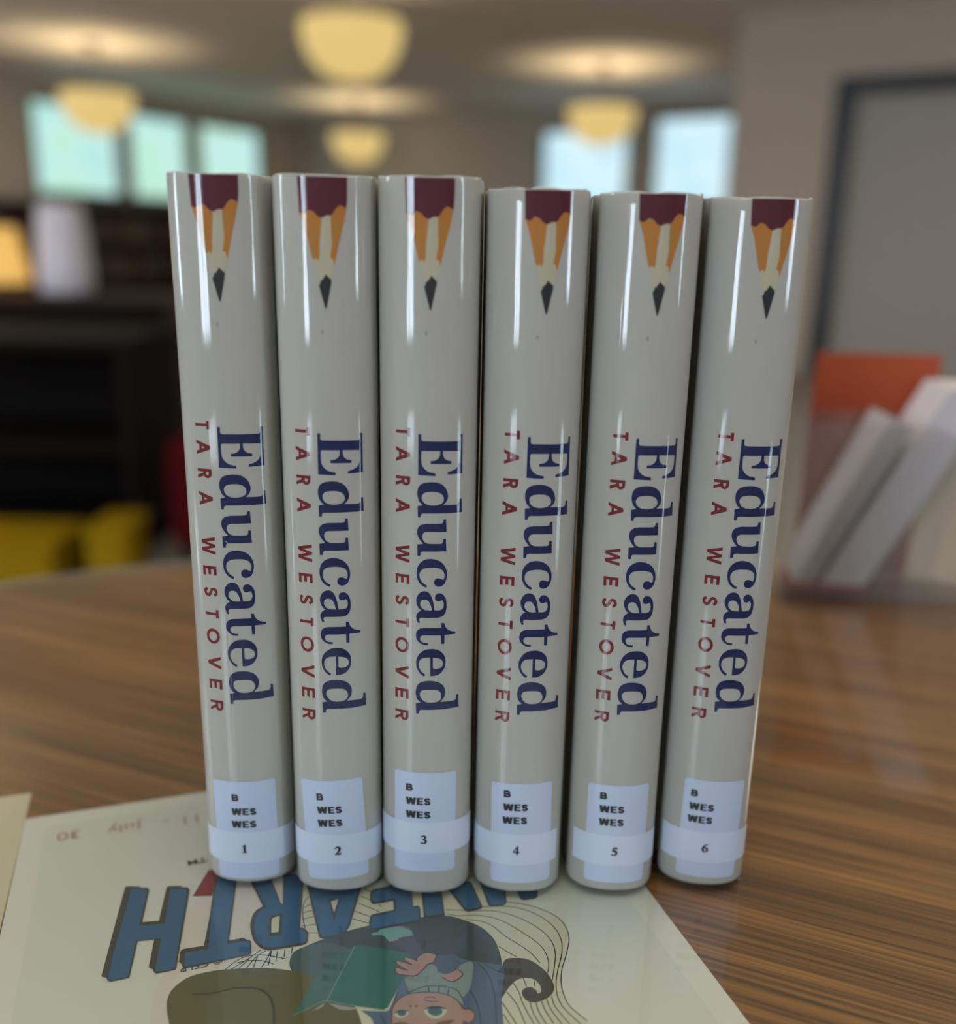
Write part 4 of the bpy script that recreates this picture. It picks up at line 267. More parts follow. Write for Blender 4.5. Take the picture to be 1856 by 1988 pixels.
'5.7],[121.2,-105.75],[121.49,-105.84],[121.78,-105.91],[122.03,-105.87],[122.17,-105.69],[122.28,-105.38],[122.39,-105.08],[122.54,-104.9],[123.17,-104.76],[123.84,-104.71],[124.52,-104.72],[125.19,-104.76],[126.22,-104.77],[127.25,-104.78],[128.25,-104.88],[129.2,-105.18],[130.24,-105.82],[131.21,-106.66],[132.15,-107.57],[133.1,-108.44],[132.95,-110.75],[131.77,-110.62],[130.58,-110.46],[129.4,-110.36],[128.24,-110.39],[128.03,-110.54],[127.84,-110.84],[127.65,-111.15],[127.44,-111.32],[126.71,-111.46],[125.94,-111.53],[125.21,-111.45],[124.59,-111.18],[124.25,-110.64],[124.03,-109.84],[123.82,-109.0],[123.51,-108.32],[123.13,-107.96],[122.68,-107.72],[122.19,-107.53],[121.71,-107.35],[121.22,-107.21],[120.72,-107.11],[120.24,-106.99],[119.81,-106.78],[119.71,-106.61],[119.65,-106.34],[119.65,-106.07]]],"shoeline":[[[129.24,-105.02],[129.63,-105.22],[130.19,-105.52],[130.79,-105.85],[131.32,-106.17],[131.76,-106.5],[132.18,-106.85],[132.53,-107.17],[132.78,-107.39]],[[124.53,-111.45],[125.1,-111.46],[125.92,-111.48],[126.78,-111.47],[127.42,-111.4],[127.67,-111.23],[127.69,-110.98],[127.77,-110.74],[128.19,-110.58],[129.21,-110.56],[130.62,-110.61],[132.0,-110.7],[132.95,-110.75]]],"tail":[[[155.9,-134.93],[156.73,-133.79],[157.55,-132.57],[158.4,-131.49],[159.31,-130.73],[160.22,-130.48],[161.19,-130.54],[162.17,-130.79],[163.09,-131.08],[164.06,-131.41],[165.01,-131.82],[165.9,-132.33],[166.69,-132.97],[167.41,-133.79],[168.04,-134.75],[168.59,-135.79],[169.09,-136.85],[169.52,-137.92],[169.9,-139.03],[170.2,-140.18],[170.38,-141.37],[170.48,-142.71],[170.49,-144.11],[170.37,-145.49],[170.07,-146.79],[169.7,-147.57],[169.14,-148.32],[168.48,-148.98],[167.81,-149.52],[166.97,-150.01],[166.07,-150.4],[165.16,-150.67],[164.28,-150.83],[163.34,-150.91],[162.4,-150.89],[161.51,-150.75],[160.71,-150.46],[160.23,-150.11],[159.83,-149.6],[159.51,-149.0],[159.29,-148.36],[159.17,-147.69],[159.14,-146.92],[159.23,-146.17],[159.43,-145.51],[159.74,-145.1],[160.19,-144.75],[160.71,-144.48],[161.19,-144.33],[161.74,-144.28],[162.31,-144.33],[162.85,-144.48],[163.3,-144.73],[163.6,-145.05],[163.83,-145.48],[164.0,-145.97],[164.14,-146.46],[164.17,-146.73],[164.14,-147.03],[164.09,-147.34],[164.05,-147.64],[164.39,-147.59],[164.75,-147.56],[165.08,-147.49],[165.31,-147.3],[165.61,-146.72],[165.83,-146.01],[165.98,-145.26],[166.02,-144.57],[165.95,-143.82],[165.79,-143.09],[165.53,-142.4],[165.2,-141.82],[164.77,-141.34],[164.24,-140.95],[163.66,-140.64],[163.06,-140.42],[162.35,-140.24],[161.6,-140.13],[160.83,-140.13],[160.07,-140.26],[159.21,-140.59],[158.35,-141.06],[157.51,-141.62],[156.7,-142.23],[155.6,-143.18],[154.54,-144.21],[153.5,-145.26],[152.46,-146.28]]],"tailline":[[[163.8,-147.33],[163.53,-147.54],[163.14,-147.85],[162.71,-148.15],[162.29,-148.31],[161.84,-148.32],[161.37,-148.21],[160.93,-148.04],[160.61,-147.81],[160.43,-147.48],[160.33,-147.07],[160.34,-146.65],[160.44,-146.3],[160.7,-146.02],[161.09,-145.76],[161.52,-145.58],[161.87,-145.52],[162.14,-145.64],[162.39,-145.91],[162.56,-146.22],[162.62,-146.48],[162.51,-146.69],[162.25,-146.9],[161.97,-147.07],[161.78,-147.2]]],"contour":[[[164.33,-102.54],[165.39,-102.81],[166.92,-103.19],[168.6,-103.65],[170.09,-104.15],[171.32,-104.67],[172.46,-105.23],[173.56,-105.86],[174.7,-106.6],[175.93,-107.46],[177.19,-108.42],[178.42,-109.46],[179.54,-110.53],[180.58,-111.67],[181.55,-112.86],[182.41,-114.08],[183.13,-115.27],[183.68,-116.42],[184.09,-117.55],[184.38,-118.7],[184.56,-119.89],[184.63,-121.15],[184.6,-122.46],[184.46,-123.77],[184.23,-125.03],[183.94,-126.17],[183.57,-127.25],[183.09,-128.35],[182.48,-129.58],[181.65,-131.02],[180.66,-132.59],[179.64,-134.14],[178.71,-135.54],[177.89,-136.73],[177.11,-137.78],[176.37,-138.8],[175.67,-139.89],[174.99,-141.07],[174.34,-142.29],[173.74,-143.52],[173.22,-144.76],[172.78,-145.99],[172.4,-147.22],[172.09,-148.47],[171.86,-149.78],[171.67,-151.13],[171.52,-152.5],[171.5,-153.94],[171.69,-155.46],[172.25,-157.25],[173.0',
'8,-159.25],[173.91,-161.05],[174.47,-162.29]],[[159.76,-103.66],[160.82,-103.91],[162.35,-104.26],[164.03,-104.67],[165.55,-105.09],[166.83,-105.46],[168.04,-105.84],[169.21,-106.28],[170.38,-106.85],[171.57,-107.58],[172.74,-108.43],[173.88,-109.37],[174.95,-110.38],[175.96,-111.46],[176.92,-112.63],[177.8,-113.85],[178.57,-115.1],[179.22,-116.4],[179.78,-117.74],[180.23,-119.1],[180.57,-120.44],[180.79,-121.78],[180.91,-123.12],[180.92,-124.44],[180.85,-125.72],[180.69,-126.93],[180.44,-128.09],[180.1,-129.24],[179.69,-130.4],[179.2,-131.57],[178.63,-132.72],[177.99,-133.9],[177.29,-135.12],[176.5,-136.4],[175.61,-137.72],[174.72,-139.06],[173.9,-140.39],[173.13,-141.71],[172.39,-143.03],[171.72,-144.34],[171.13,-145.63],[170.64,-146.88],[170.22,-148.12],[169.89,-149.35],[169.64,-150.56],[169.49,-151.76],[169.42,-152.97],[169.44,-154.14],[169.53,-155.27],[169.75,-156.34],[170.06,-157.36],[170.41,-158.36],[170.75,-159.34],[171.11,-160.38],[171.49,-161.45],[171.83,-162.39],[172.07,-163.04]],[[147.24,-101.43],[149.14,-102.13],[151.89,-103.13],[154.81,-104.2],[157.24,-105.05],[158.98,-105.58],[160.41,-105.95],[161.66,-106.29],[162.88,-106.75],[164.07,-107.34],[165.16,-107.99],[166.21,-108.73],[167.29,-109.6],[168.44,-110.61],[169.6,-111.75],[170.74,-112.97],[171.81,-114.26],[172.81,-115.65],[173.76,-117.13],[174.63,-118.62],[175.36,-120.04],[175.94,-121.37],[176.4,-122.66],[176.75,-123.91],[177.0,-125.12],[177.15,-126.28],[177.18,-127.39],[177.13,-128.48],[177.0,-129.59],[176.81,-130.68],[176.55,-131.75],[176.2,-132.87],[175.73,-134.1],[175.06,-135.54],[174.25,-137.11],[173.42,-138.66],[172.68,-140.02],[172.02,-141.23],[171.39,-142.35],[170.86,-143.28],[170.49,-143.93]],[[167.8,-149.99],[167.67,-150.65],[167.48,-151.57],[167.31,-152.62],[167.24,-153.63],[167.3,-154.57],[167.44,-155.52],[167.63,-156.5],[167.84,-157.53],[168.08,-158.73],[168.38,-160.04],[168.65,-161.23],[168.84,-162.05]],[[146.67,-103.39],[147.39,-103.86],[148.4,-104.53],[149.59,-105.25],[150.83,-105.85],[152.15,-106.24],[153.6,-106.53],[155.09,-106.83],[156.52,-107.26],[157.89,-107.83],[159.25,-108.48],[160.55,-109.22],[161.76,-110.04],[162.84,-110.96],[163.84,-111.97],[164.76,-113.05],[165.65,-114.18],[166.48,-115.37],[167.25,-116.61],[167.99,-117.89],[168.72,-119.19],[169.47,-120.54],[170.22,-121.94],[170.92,-123.31],[171.53,-124.59],[172.03,-125.75],[172.45,-126.83],[172.79,-127.88],[173.03,-128.94],[173.17,-130.04],[173.21,-131.15],[173.17,-132.24],[173.07,-133.3],[172.91,-134.33],[172.68,-135.35],[172.39,-136.32],[172.07,-137.24],[171.66,-138.15],[171.17,-139.04],[170.72,-139.82],[170.4,-140.36]],[[152.47,-108.44],[153.25,-108.73],[154.38,-109.14],[155.62,-109.67],[156.75,-110.32],[157.73,-111.06],[158.67,-111.91],[159.55,-112.9],[160.38,-114.06],[161.1,-115.48],[161.73,-117.1],[162.35,-118.77],[163.03,-120.33],[163.82,-121.76],[164.66,-123.13],[165.49,-124.47],[166.25,-125.79],[166.95,-127.1],[167.6,-128.4],[168.19,-129.66],[168.68,-130.89],[169.04,-132.18],[169.31,-133.5],[169.51,-134.65],[169.65,-135.45]],[[159.26,-124.23],[159.56,-124.75],[159.97,-125.51],[160.46,-126.36],[160.97,-127.21],[161.56,-128.11],[162.23,-129.09],[162.84,-129.98],[163.27,-130.6]],[[154.89,-144.13],[155.16,-145.09],[155.55,-146.43],[155.92,-148.04],[156.16,-149.78],[156.21,-151.9],[156.13,-154.34],[156.02,-156.58],[155.94,-158.11]],[[158.21,-141.2],[158.3,-141.93],[158.43,-142.97],[158.54,-144.14],[158.59,-145.25],[158.52,-146.28],[158.38,-147.31],[158.23,-148.35],[158.14,-149.44],[158.11,-150.57],[158.12,-151.75],[158.15,-152.94],[158.19,-154.13],[158.26,-155.43],[158.36,-156.82],[158.46,-158.05],[158.52,-158.9]],[[160.38,-150.36],[160.26,-151.12],[160.08,-152.2],[159.92,-153.43],[159.83,-154.63],[159.85,-155.9],[159.95,-157.29],[160.06,-158.53],[160.13,-159.39]],[[162.2,-150.91],[162.07,-151.56],[161.88,-152.49],[161.71,-153.57],[161.62,-154.71],[161.68,-156.06],[161.81,-157.6],[161.96,-159.01],[162.07,-159.98]],[[164.03,-151.0],[163.96,-151.66],[163.86,-152.59],[163.77,-153.7]',
',[163.76,-154.9],[163.85,-156.36],[164.03,-158.05],[164.2,-159.61],[164.32,-160.67]],[[165.87,-150.6],[165.78,-151.35],[165.65,-152.4],[165.55,-153.65],[165.57,-154.99],[165.76,-156.6],[166.06,-158.47],[166.37,-160.19],[166.58,-161.36]],[[152.0,-147.57],[152.16,-148.57],[152.38,-150.0],[152.61,-151.55],[152.81,-152.95],[152.98,-154.21],[153.14,-155.48],[153.28,-156.57],[153.37,-157.33]],[[161.95,-140.33],[161.91,-141.04],[161.86,-142.06],[161.81,-143.08],[161.78,-143.77]],[[165.02,-142.27],[164.88,-142.74],[164.67,-143.41],[164.46,-144.09],[164.32,-144.55]],[[150.86,-152.35],[150.98,-153.25],[151.15,-154.56],[151.32,-155.86],[151.44,-156.74]],[[101.97,-80.5],[101.61,-80.96],[101.1,-81.6],[100.55,-82.38],[100.09,-83.24],[99.72,-84.17],[99.4,-85.21],[99.12,-86.32],[98.89,-87.49],[98.72,-88.77],[98.59,-90.14],[98.5,-91.5],[98.43,-92.74],[98.4,-93.91],[98.41,-95.04],[98.43,-96.01],[98.44,-96.68]],[[100.31,-75.43],[100.0,-77.16],[99.56,-79.66],[99.12,-82.12],[98.83,-83.79]],[[99.7,-85.9],[100.31,-85.62],[101.2,-85.2],[102.1,-84.78],[102.71,-84.49]],[[98.74,-88.58],[99.45,-88.52],[100.51,-88.43],[101.56,-88.34],[102.28,-88.28]],[[98.14,-91.77],[98.96,-91.74],[100.17,-91.71],[101.38,-91.67],[102.2,-91.65]],[[97.36,-95.27],[98.33,-95.34],[99.76,-95.45],[101.19,-95.56],[102.17,-95.63]],[[98.92,-99.19],[99.58,-99.39],[100.55,-99.68],[101.51,-99.98],[102.17,-100.17]],[[120.04,-85.69],[120.6,-86.29],[121.41,-87.17],[122.22,-88.05],[122.77,-88.64]],[[118.43,-89.21],[119.69,-90.54],[121.52,-92.46],[123.33,-94.37],[124.57,-95.67]],[[116.48,-93.01],[117.4,-93.89],[118.72,-95.16],[120.05,-96.43],[120.95,-97.3]],[[114.91,-96.59],[115.88,-97.39],[117.31,-98.54],[118.72,-99.69],[119.69,-100.47]],[[125.05,-92.14],[125.24,-92.38],[125.52,-92.74],[125.79,-93.1],[125.98,-93.35]],[[121.78,-81.62],[122.28,-82.22],[123.02,-83.09],[123.75,-83.96],[124.25,-84.55]],[[70.92,-108.75],[71.45,-108.27],[72.21,-107.57],[73.09,-106.82],[73.99,-106.18],[74.87,-105.66],[75.81,-105.18],[76.79,-104.8],[77.84,-104.58],[78.98,-104.55],[80.2,-104.67],[81.43,-104.91],[82.61,-105.23],[83.75,-105.65],[84.87,-106.19],[85.95,-106.77],[86.97,-107.35],[87.99,-107.96],[89.0,-108.61],[89.88,-109.2],[90.49,-109.61]],[[74.22,-106.64],[74.91,-106.62],[75.91,-106.57],[77.05,-106.57],[78.19,-106.67],[79.34,-106.9],[80.56,-107.22],[81.76,-107.61],[82.86,-108.09],[83.89,-108.72],[84.89,-109.49],[85.73,-110.21],[86.32,-110.71]],[[82.85,-102.88],[82.16,-103.37],[81.19,-104.07],[80.04,-104.87],[78.81,-105.67],[77.34,-106.55],[75.63,-107.51],[74.07,-108.39],[72.99,-108.99]],[[84.39,-103.75],[83.77,-104.09],[82.88,-104.56],[81.89,-105.17],[80.93,-105.92],[79.96,-106.97],[78.91,-108.26],[77.99,-109.48],[77.34,-110.31]],[[85.97,-104.23],[85.73,-104.79],[85.4,-105.59],[84.99,-106.51],[84.54,-107.41],[83.98,-108.37],[83.32,-109.43],[82.71,-110.38],[82.29,-111.04]],[[88.21,-104.91],[87.95,-105.9],[87.58,-107.33],[87.22,-108.76],[86.97,-109.73]],[[86.23,-104.31],[85.86,-105.67],[85.32,-107.65],[84.79,-109.59],[84.43,-110.91]],[[90.5,-105.19],[90.35,-105.89],[90.15,-106.91],[89.94,-107.92],[89.8,-108.6]],[[93.03,-104.73],[92.9,-105.28],[92.71,-106.07],[92.53,-106.85],[92.4,-107.39]],[[78.78,-106.06],[78.07,-106.73],[77.04,-107.7],[76.02,-108.66],[75.32,-109.31]],[[81.49,-105.69],[81.12,-106.67],[80.59,-108.09],[80.06,-109.49],[79.7,-110.45]]]}}']))

M_jacket = film_mat('jacket_paper', (.455, .445, .41))
M_paper_edge = mat('page_edges', (.55, .50, .40), .9, var=.1, vscale=400)
M_board = mat('cover_board', (.10, .12, .16), .8)
M_print = {k: film_mat('print_' + k, c, var=.02) for k, c in {
    'navy': (.007, .017, .080), 'crimson': (.155, .012, .020), 'maroon': (.085, .010, .026), 'cream': (.50, .46, .33),
    'orange': (.48, .19, .035), 'ochre': (.40, .22, .055), 'lead': (.020, .022, .026), 'pale': (.52, .50, .42), 'smudge': (.33, .32, .31)}.items()}
M_sticker = mat('sticker_paper', (.54, .62, .80), .5, coat=.55, coat_rough=.12)
M_band = mat('band_paper', (.63, .71, .86), .5, coat=.5, coat_rough=.14)
M_ink = mat('black_ink', (.012, .012, .015), .5, coat=.3, coat_rough=.15)
M_ghost = mat('faint_ink', (.55, .59, .72), .5, coat=.4, coat_rough=.12)
M_wood = wood_mat('oak_tabletop', (.34, .145, .040), (.19, .078, .021), math.radians(22))
M_wood_edge = mat('oak_edge', (.20, .10, .035), .4, var=.15)
M_glass = clear_mat('clear_glass')
M_acrylic = clear_mat('clear_acrylic', (.95, .955, .955), .05, haze=.05)
M_sheet = mat('cream_paper', (.62, .53, .36), .75, var=.03, vscale=30)
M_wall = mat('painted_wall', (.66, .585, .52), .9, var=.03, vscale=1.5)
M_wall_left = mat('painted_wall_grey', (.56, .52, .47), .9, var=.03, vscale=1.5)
M_ceil = mat('painted_ceiling', (.86, .81, .76), .9, var=.02)
M_carpet = mat('carpet', (.34, .31, .26), .95, var=.25, vscale=60)
M_frame = mat('window_frame_paint', (.20, .19, .17), .5)
M_doorframe = mat('dark_door_frame', (.020, .024, .036), .4)
M_door = mat('grey_door', (.50, .49, .46), .6, var=.03)
M_dark = mat('dark_stained_wood', (.008, .0045, .0035), .75, spec=.12, var=.2, vscale=6)
M_dark2 = mat('brown_stained_wood', (.045, .026, .018), .65, spec=.2, var=.2, vscale=6)
M_brass = mat('dark_bronze', (.08, .06, .04), .4, metal=.8)
M_pane_back = view_mat('daylight_sky', [(.70, .85, 1.0), (.74, .88, 1.0)], DAY_BACK)
M_pane_left = view_mat('daylight_trees', [(.50, .90, .80), (.62, .95, .92), (.55, .95, .66)], DAY_LEFT)
M_pane_far = view_mat('daylight_far', [(.52, .82, 1.0), (.80, 1.0, 1.0)], DAY_FAR)

# ================================================================== the room
def wall(name, length, z0, z1, thick, openings, material, origin, rz):
    """a wall along local x with rectangular openings (x0,x1,z0,z1); local -y is the room side"""
    mb = MB()
    xs = sorted({0, length, *[o[0] for o in openings], *[o[1] for o in openings]})
    for a, b in zip(xs, xs[1:]):
        hs = [o for o in openings if o[0] <= a + 1e-6 and o[1] >= b - 1e-6]
        z = z0
        for o in sorted(hs, key=lambda o: o[2]):
            if o[2] > z: mb.box(a, b, 0, thick, z, o[2])
            z = o[3]
        if z < z1: mb.box(a, b, 0, thick, z, z1)
    o = mb.build(name, material, loc=origin, rz=rz)
    return tag(o, kind='structure')
def window(name, x0, x1, z0, z1, thick, pane, origin, rz, mullions=1, rails=1):
    root = tag(empty(name, origin, rz), kind='structure')
    f = MB(); t = .05
    f.box(x0, x0 + t, 0, thick, z0, z1); f.box(x1 - t, x1, 0, thick, z0, z1)
    f.box(x0 + t, x1 - t, 0, thick, z0, z0 + t); f.box(x0 + t, x1 - t, 0, thick, z1 - t, z1)
    f.build('window_frame', M_frame, root)
    s = MB(); s.box(x0 - .04, x1 + .04, -.05, -.001, z0 - .04, z0); s.build('window_sill', M_frame, root)
    p = MB(); p.box(x0 + t, x1 - t, thick * .6, thick * .6 + .01, z0 + t, z1 - t); p.build('window_pane', pane, root)
    if mullions or rails:
        g = MB()
        for i in range(mullions):
            xm = x0 + (x1 - x0) * (i + 1) / (mullions + 1); g.box(xm - .012, xm + .012, thick * .5, thick * .6 - .001, z0 + t, z1 - t)
        for i in range(rails):
            zm = z0 + (z1 - z0) * (i + 1) / (rails + 1); g.box(x0 + t, x1 - t, thick * .5, thick * .6 - .001, zm - .012, zm + .012)
        g.build('glazing_bar', M_frame, root)
    return root
A0, A1, B0, B1, T = -2.5, 11.8, -9.95, 5.0, .15     # room extents along E1 and E2
fl = MB(); fl.box(B0 - T, B1 + T, A0 - T, A1 + T, FLOOR_Z - .1, FLOOR_Z)
tag(fl.build('floor', M_carpet, rz=ROOM_ROT), kind='structure')
ce = MB(); ce.box(B0 - T, B1 + T, A0 - T, A1 + T, CEIL_Z, CEIL_Z + .1)
tag(ce.build('ceiling', M_ceil, rz=ROOM_ROT), kind='structure')
H0, H1 = FLOOR_Z, CEIL_Z
# wall_left: across = B0 ; local x runs along E1, room side is +E2  -> local -y = +E2
RZL = math.radians(60)
def lw(a): return a - A0
lwins = [(7.22, 8.47, .66, 1.70), (8.56, 9.58, .66, 1.70), (9.70, 10.95, .66, 1.70)]
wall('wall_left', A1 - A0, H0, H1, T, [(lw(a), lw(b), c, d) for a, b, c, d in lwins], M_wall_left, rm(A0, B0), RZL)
n = 1
for a, b, c, d in lwins:
    window('window_%d' % n, lw(a), lw(b), c, d, T, M_pane_left, rm(A0, B0), RZL, 0, 0); n += 1
# wall_back: depth = A1 ; local x along E2, room side -E1
fwins = [(-6.0, -4.74, .66, 1.66), (-4.46, -3.40, .66, 1.76)]
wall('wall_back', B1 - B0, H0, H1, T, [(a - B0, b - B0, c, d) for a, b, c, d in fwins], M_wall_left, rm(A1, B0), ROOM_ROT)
for a, b, c, d in fwins:
    window('window_%d' % n, a - B0, b - B0, c, d, T, M_pane_far, rm(A1, B0), ROOM_ROT, 0, 0); n += 1
# wall_front (behind the camera): local x runs along -E2, room side +E1
fr = [(-.32, .30, -.12, .50), (-.32, .30, .90, 1.76), (-4.6, -3.6, -.12, 1.72)]
wall('wall_front', B1 - B0, H0, H1, T, [(B1 - b, B1 - a, c, d) for a, b, c, d in fr], M_wall, rm(A0, B1), ROOM_ROT + math.pi)
for a, b, c, d in fr:
    window('window_%d' % n, B1 - b, B1 - a, c, d, T, M_pane_back, rm(A0, B1), ROOM_ROT + math.pi, 1, 0); n += 1
# wall_right: local x along -E1, room side -E2
rw = [(-.4, .1, -.1, 1.7)]
wall('wall_right', A1 - A0, H0, H1, T, [(A1 - b, A1 - a, c, d) for a, b, c, d in rw], M_wall, rm(A1, B1), math.radians(-120))
for a, b, c, d in rw:
    window('window_%d' % n, A1 - b, A1 - a, c, d, T, M_pane_back, rm(A1, B1), math.radians(-120), 0, 1); n += 1
# the nearer wall with the door
PW = -2.38
wall('wall_partition', B1 - PW, H0, H1, T, [(-1.6 - PW, -.1 - PW, H0, 1.46)], M_wall, rm(8.0, PW), ROOM_ROT)
wall('wall_return', A1 - 8.0 - T, H0, H1, T, [], M_wall, rm(8.0 + T, PW + T), math.radians(60))
dr = tag(empty('door_1', rm(8.0, PW), ROOM_ROT), kind='structure')
f = MB(); x0, x1 = -1.6 - PW, -.1 - PW
f.box(x0, x0 + .14, -.03, T, H0, 1.46); f.box(x1 - .14, x1, -.03, T, H0, 1.46); f.box(x0 + .14, x1 - .14, -.03, T, 1.34, 1.46)
f.build('door_frame', M_doorframe, dr)
d = MB(); d.box(x0 + .14, x1 - .14, .04, .085, H0 + .005, 1.34, .004); leaf = d.build('door_leaf', M_door, dr)
k = MB(); k.tube((x1 - .22, .04, .26), (x1 - .22, -.02, .26), .012); k.tube((x1 - .22, -.02, .26), (x1 - .34, -.02, .26), .01)
k.build('door_handle', M_brass, leaf)
bb = MB(); bb.box(B0, PW, A1 - .015, A1, H0, H0 + .1); tag(bb.build('baseboard_back', M_dark2, rz=ROOM_ROT), kind='structure')
bb = MB(); bb.box(B0, B0 + .015, A0, A1 - .016, H0, H0 + .1); tag(bb.build('baseboard_left', M_dark2, rz=ROOM_ROT), kind='structure')

# ================================================================== pendant lamps
M_bowl = mat('glowing_bowl_glass', (.12, .09, .05), .4, emit=(1.0, .72, .26), estr=LAMP_GLOW)
def pendant(loc):
    root = empty('pendant_lamp', loc)
    b = MB()
    prof = []
    for i in range(19):
        a = math.pi / 2 * i / 18
        prof.append((.335 * math.sin(a) ** .85, -.34 * math.cos(a)))
    inner = [(r * .97, z + .012) for r, z in reversed(prof)]
    b.lathe(prof + inner, 64); b.build('glass_bowl', M_bowl, root)
    r = MB()
    for i in range(3):
        a = TAU * i / 3 + .4
        r.tube((.325 * math.cos(a), .325 * math.sin(a), -.002), (.03 * math.cos(a), .03 * math.sin(a), .34), .004, 8)
    r.tube((0, 0, .33), (0, 0, CEIL_Z - loc.z - .012), .012); r.build('suspension_rod', M_brass, root)
    c = MB(); c.lathe([(0, CEIL_Z - loc.z), (.09, CEIL_Z - loc.z), (.085, CEIL_Z - loc.z - .025), (0, CEIL_Z - loc.z - .03)], 32)
    c.build('ceiling_canopy', M_brass, root)
    L = bpy.data.lights.new('bulb', 'POINT'); L.shadow_soft_size = .07; L.energy = LAMP_UP; L.color = (1.0, .78, .48)
    lo = bpy.data.objects.new('bulb', L); COL.objects.link(lo); lo.parent = root
    lo.location = (0, 0, -.18)
    return root
for (a, b, z), lab in {
    (5.5, -4.2, 1.585): 'large yellow glowing bowl pendant lamp at the top centre, biggest of the ceiling lamps',
    (10.5, -7.95, 1.53): 'yellow glowing bowl pendant lamp just above the second book from the left',
    (6.55, -8.0, 1.50): 'yellow glowing bowl pendant lamp hanging in front of the leftmost window',
    (9.45, -4.12, 1.53): 'yellow glowing bowl pendant lamp between the two blue-white windows on the right',
    (1.6, -8.0, 1.55): 'added unseen bowl pendant lamp far out to the left of the table',  # this pendant and the next are out of view, added only for their light
    (1.6, -4.1, 1.55): 'added unseen bowl pendant lamp left of the table, nearest the reader'}.items():
    tag(pendant(rm(a, b, z)), lab, 'lamp', 'glowing bowl lamps under the ceiling')

# glowing panels out of view, added only as fill light for table and room
M_fill = mat('fill_light_glow', (.8, .8, .8), .6, emit=(1.0, .91, .77), estr=FILL_NEAR)
M_fill_far = mat('fill_light_glow_bright', (.8, .8, .8), .6, emit=(1.0, .90, .76), estr=FILL_FAR)
for a, b, lab in ((.40, -.05, 'added unseen fill light panel straight above the library table'), (-1.5, -3.4, 'added unseen fill light panel behind the reader'), (3.6, 1.6, 'added unseen fill light panel in front of the grey door'), (3.8, -8.6, 'added unseen fill light panel near the left windows')):
    cl = empty('added_fill_panel', rm(a, b, CEIL_Z), ROOM_ROT)
    m = MB(); m.box(-.62, -.58, -.62, .62, -.03, -.001); m.box(.58, .62, -.62, .62, -.03, -.001); m.box(-.579, .579, -.62, -.58, -.03, -.001); m.box(-.579, .579, .58, .62, -.03, -.001)
    m.build('fill_panel_frame', M_frame, cl)
    m = MB(); m.box(-.578, .578, -.578, .578, -.02, -.001); m.build('fill_panel_face', M_fill_far if a > 2 else M_fill, cl)
    tag(cl, lab, 'lamp')

# ================================================================== table
TC = Vector((.049, -.044, 0)); TR = .75
GZ = -.0026                                # underside of the glass; its top face is z = 0
TZ = GZ - .0006                            # top of the wood
tb = empty('library_table', (TC.x, TC.y, FLOOR_Z))
z = TZ - FLOOR_Z
t = MB(); t.lathe([(0, z - .03), (TR - .006, z - .03), (TR - .006, z), (0, z)], 160, smooth=False); t.build('tabletop', M_wood, tb)
t = MB(); t.lathe([(TR - .005, z - .034), (TR + .002, z - .03), (TR + .003, z - .014), (TR - .0005, z - .0005), (TR - .005, z)], 160); t.build('edge_band', M_wood_edge, tb)
t = MB(); t.lathe([(0, .06), (.09, .06), (.06, .12), (.05, .35), (.06, .60), (.12, z - .034), (0, z - .034)], 48); t.build('pedestal', M_dark2, tb)
t = MB(); t.lathe([(0, 0), (.32, 0), (.32, .02), (.25, .04), (.10, .0595), (0, .0595)], 64); t.build('foot', M_dark2, tb)
tag(tb, 'round brown oak table under the six books, grain running across', 'table')
g = MB(); g.lathe([(0, GZ), (TR - .003, GZ), (TR - .002, GZ + .0008), (TR - .002, -.0008), (TR - .003, 0), (0, 0)], 200, smooth=False)
gl = g.build('glass_table_cover', M_glass, loc=(TC.x, TC.y, 0))
tag(gl, 'clear glass sheet laid over the wooden tabletop, mirroring the books', 'glass sheet')

# ================================================================== 2-D outlines -> flat meshes
DG = bpy.context.evaluated_depsgraph_get
def tess(contours):
    cu = bpy.data.curves.new('c', 'CURVE'); cu.dimensions = '2D'; cu.fill_mode = 'BOTH'
    for c in contours:
        s = cu.splines.new('POLY'); s.points.add(len(c) - 1)
        for p, q in zip(s.points, c): p.co = (q[0], q[1], 0, 1)
        s.use_cyclic_u = True
    o = bpy.data.objects.new('c', cu); COL.objects.link(o)
    bpy.context.view_layer.update()
    me = bpy.data.meshes.new_from_object(o.evaluated_get(DG()))
    vs = [(v.co.x, v.co.y) for v in me.vertices]; fs = [tuple(p.vertices) for p in me.polygons]
    bpy.data.objects.remove(o); bpy.data.curves.remove(cu); bpy.data.meshes.remove(me)
    return vs, fs
def text2d(body, size, bold=0.0):
    cu = bpy.data.curves.new('t', 'FONT'); cu.body = body; cu.size = size; cu.fill_mode = 'BOTH'; cu.offset = bold
    o = bpy.data.objects.new('t', cu); COL.objects.link(o); bpy.context.view_layer.update()
    me = bpy.data.meshes.new_from_object(o.evaluated_get(DG()))
    vs = [(v.co.x, v.co.y) for v in me.vertices]; fs = [tuple(p.vertices) for p in me.polygons]
    bpy.data.objects.remove(o); bpy.data.curves.remove(cu); bpy.data.meshes.remove(me)
    return vs, fs
def ribbon(pts, width):
    """stroke a polyline -> (verts, quads)"""
    P = [Vector(p) for p in pts]; L, R = [], []
    for i, p in enumerate(P):
        a = P[max(i - 1, 0)]; b = P[min(i + 1, len(P) - 1)]; d = (b - a).normalized(); nrm = Vector((-d.y, d.x)) * width / 2
        L.append(tuple(p + nrm)); R.append(tuple(p - nrm))
    m = len(P)
    return L + R, [(i, i + 1, m + i + 1, m + i) for i in range(m - 1)]
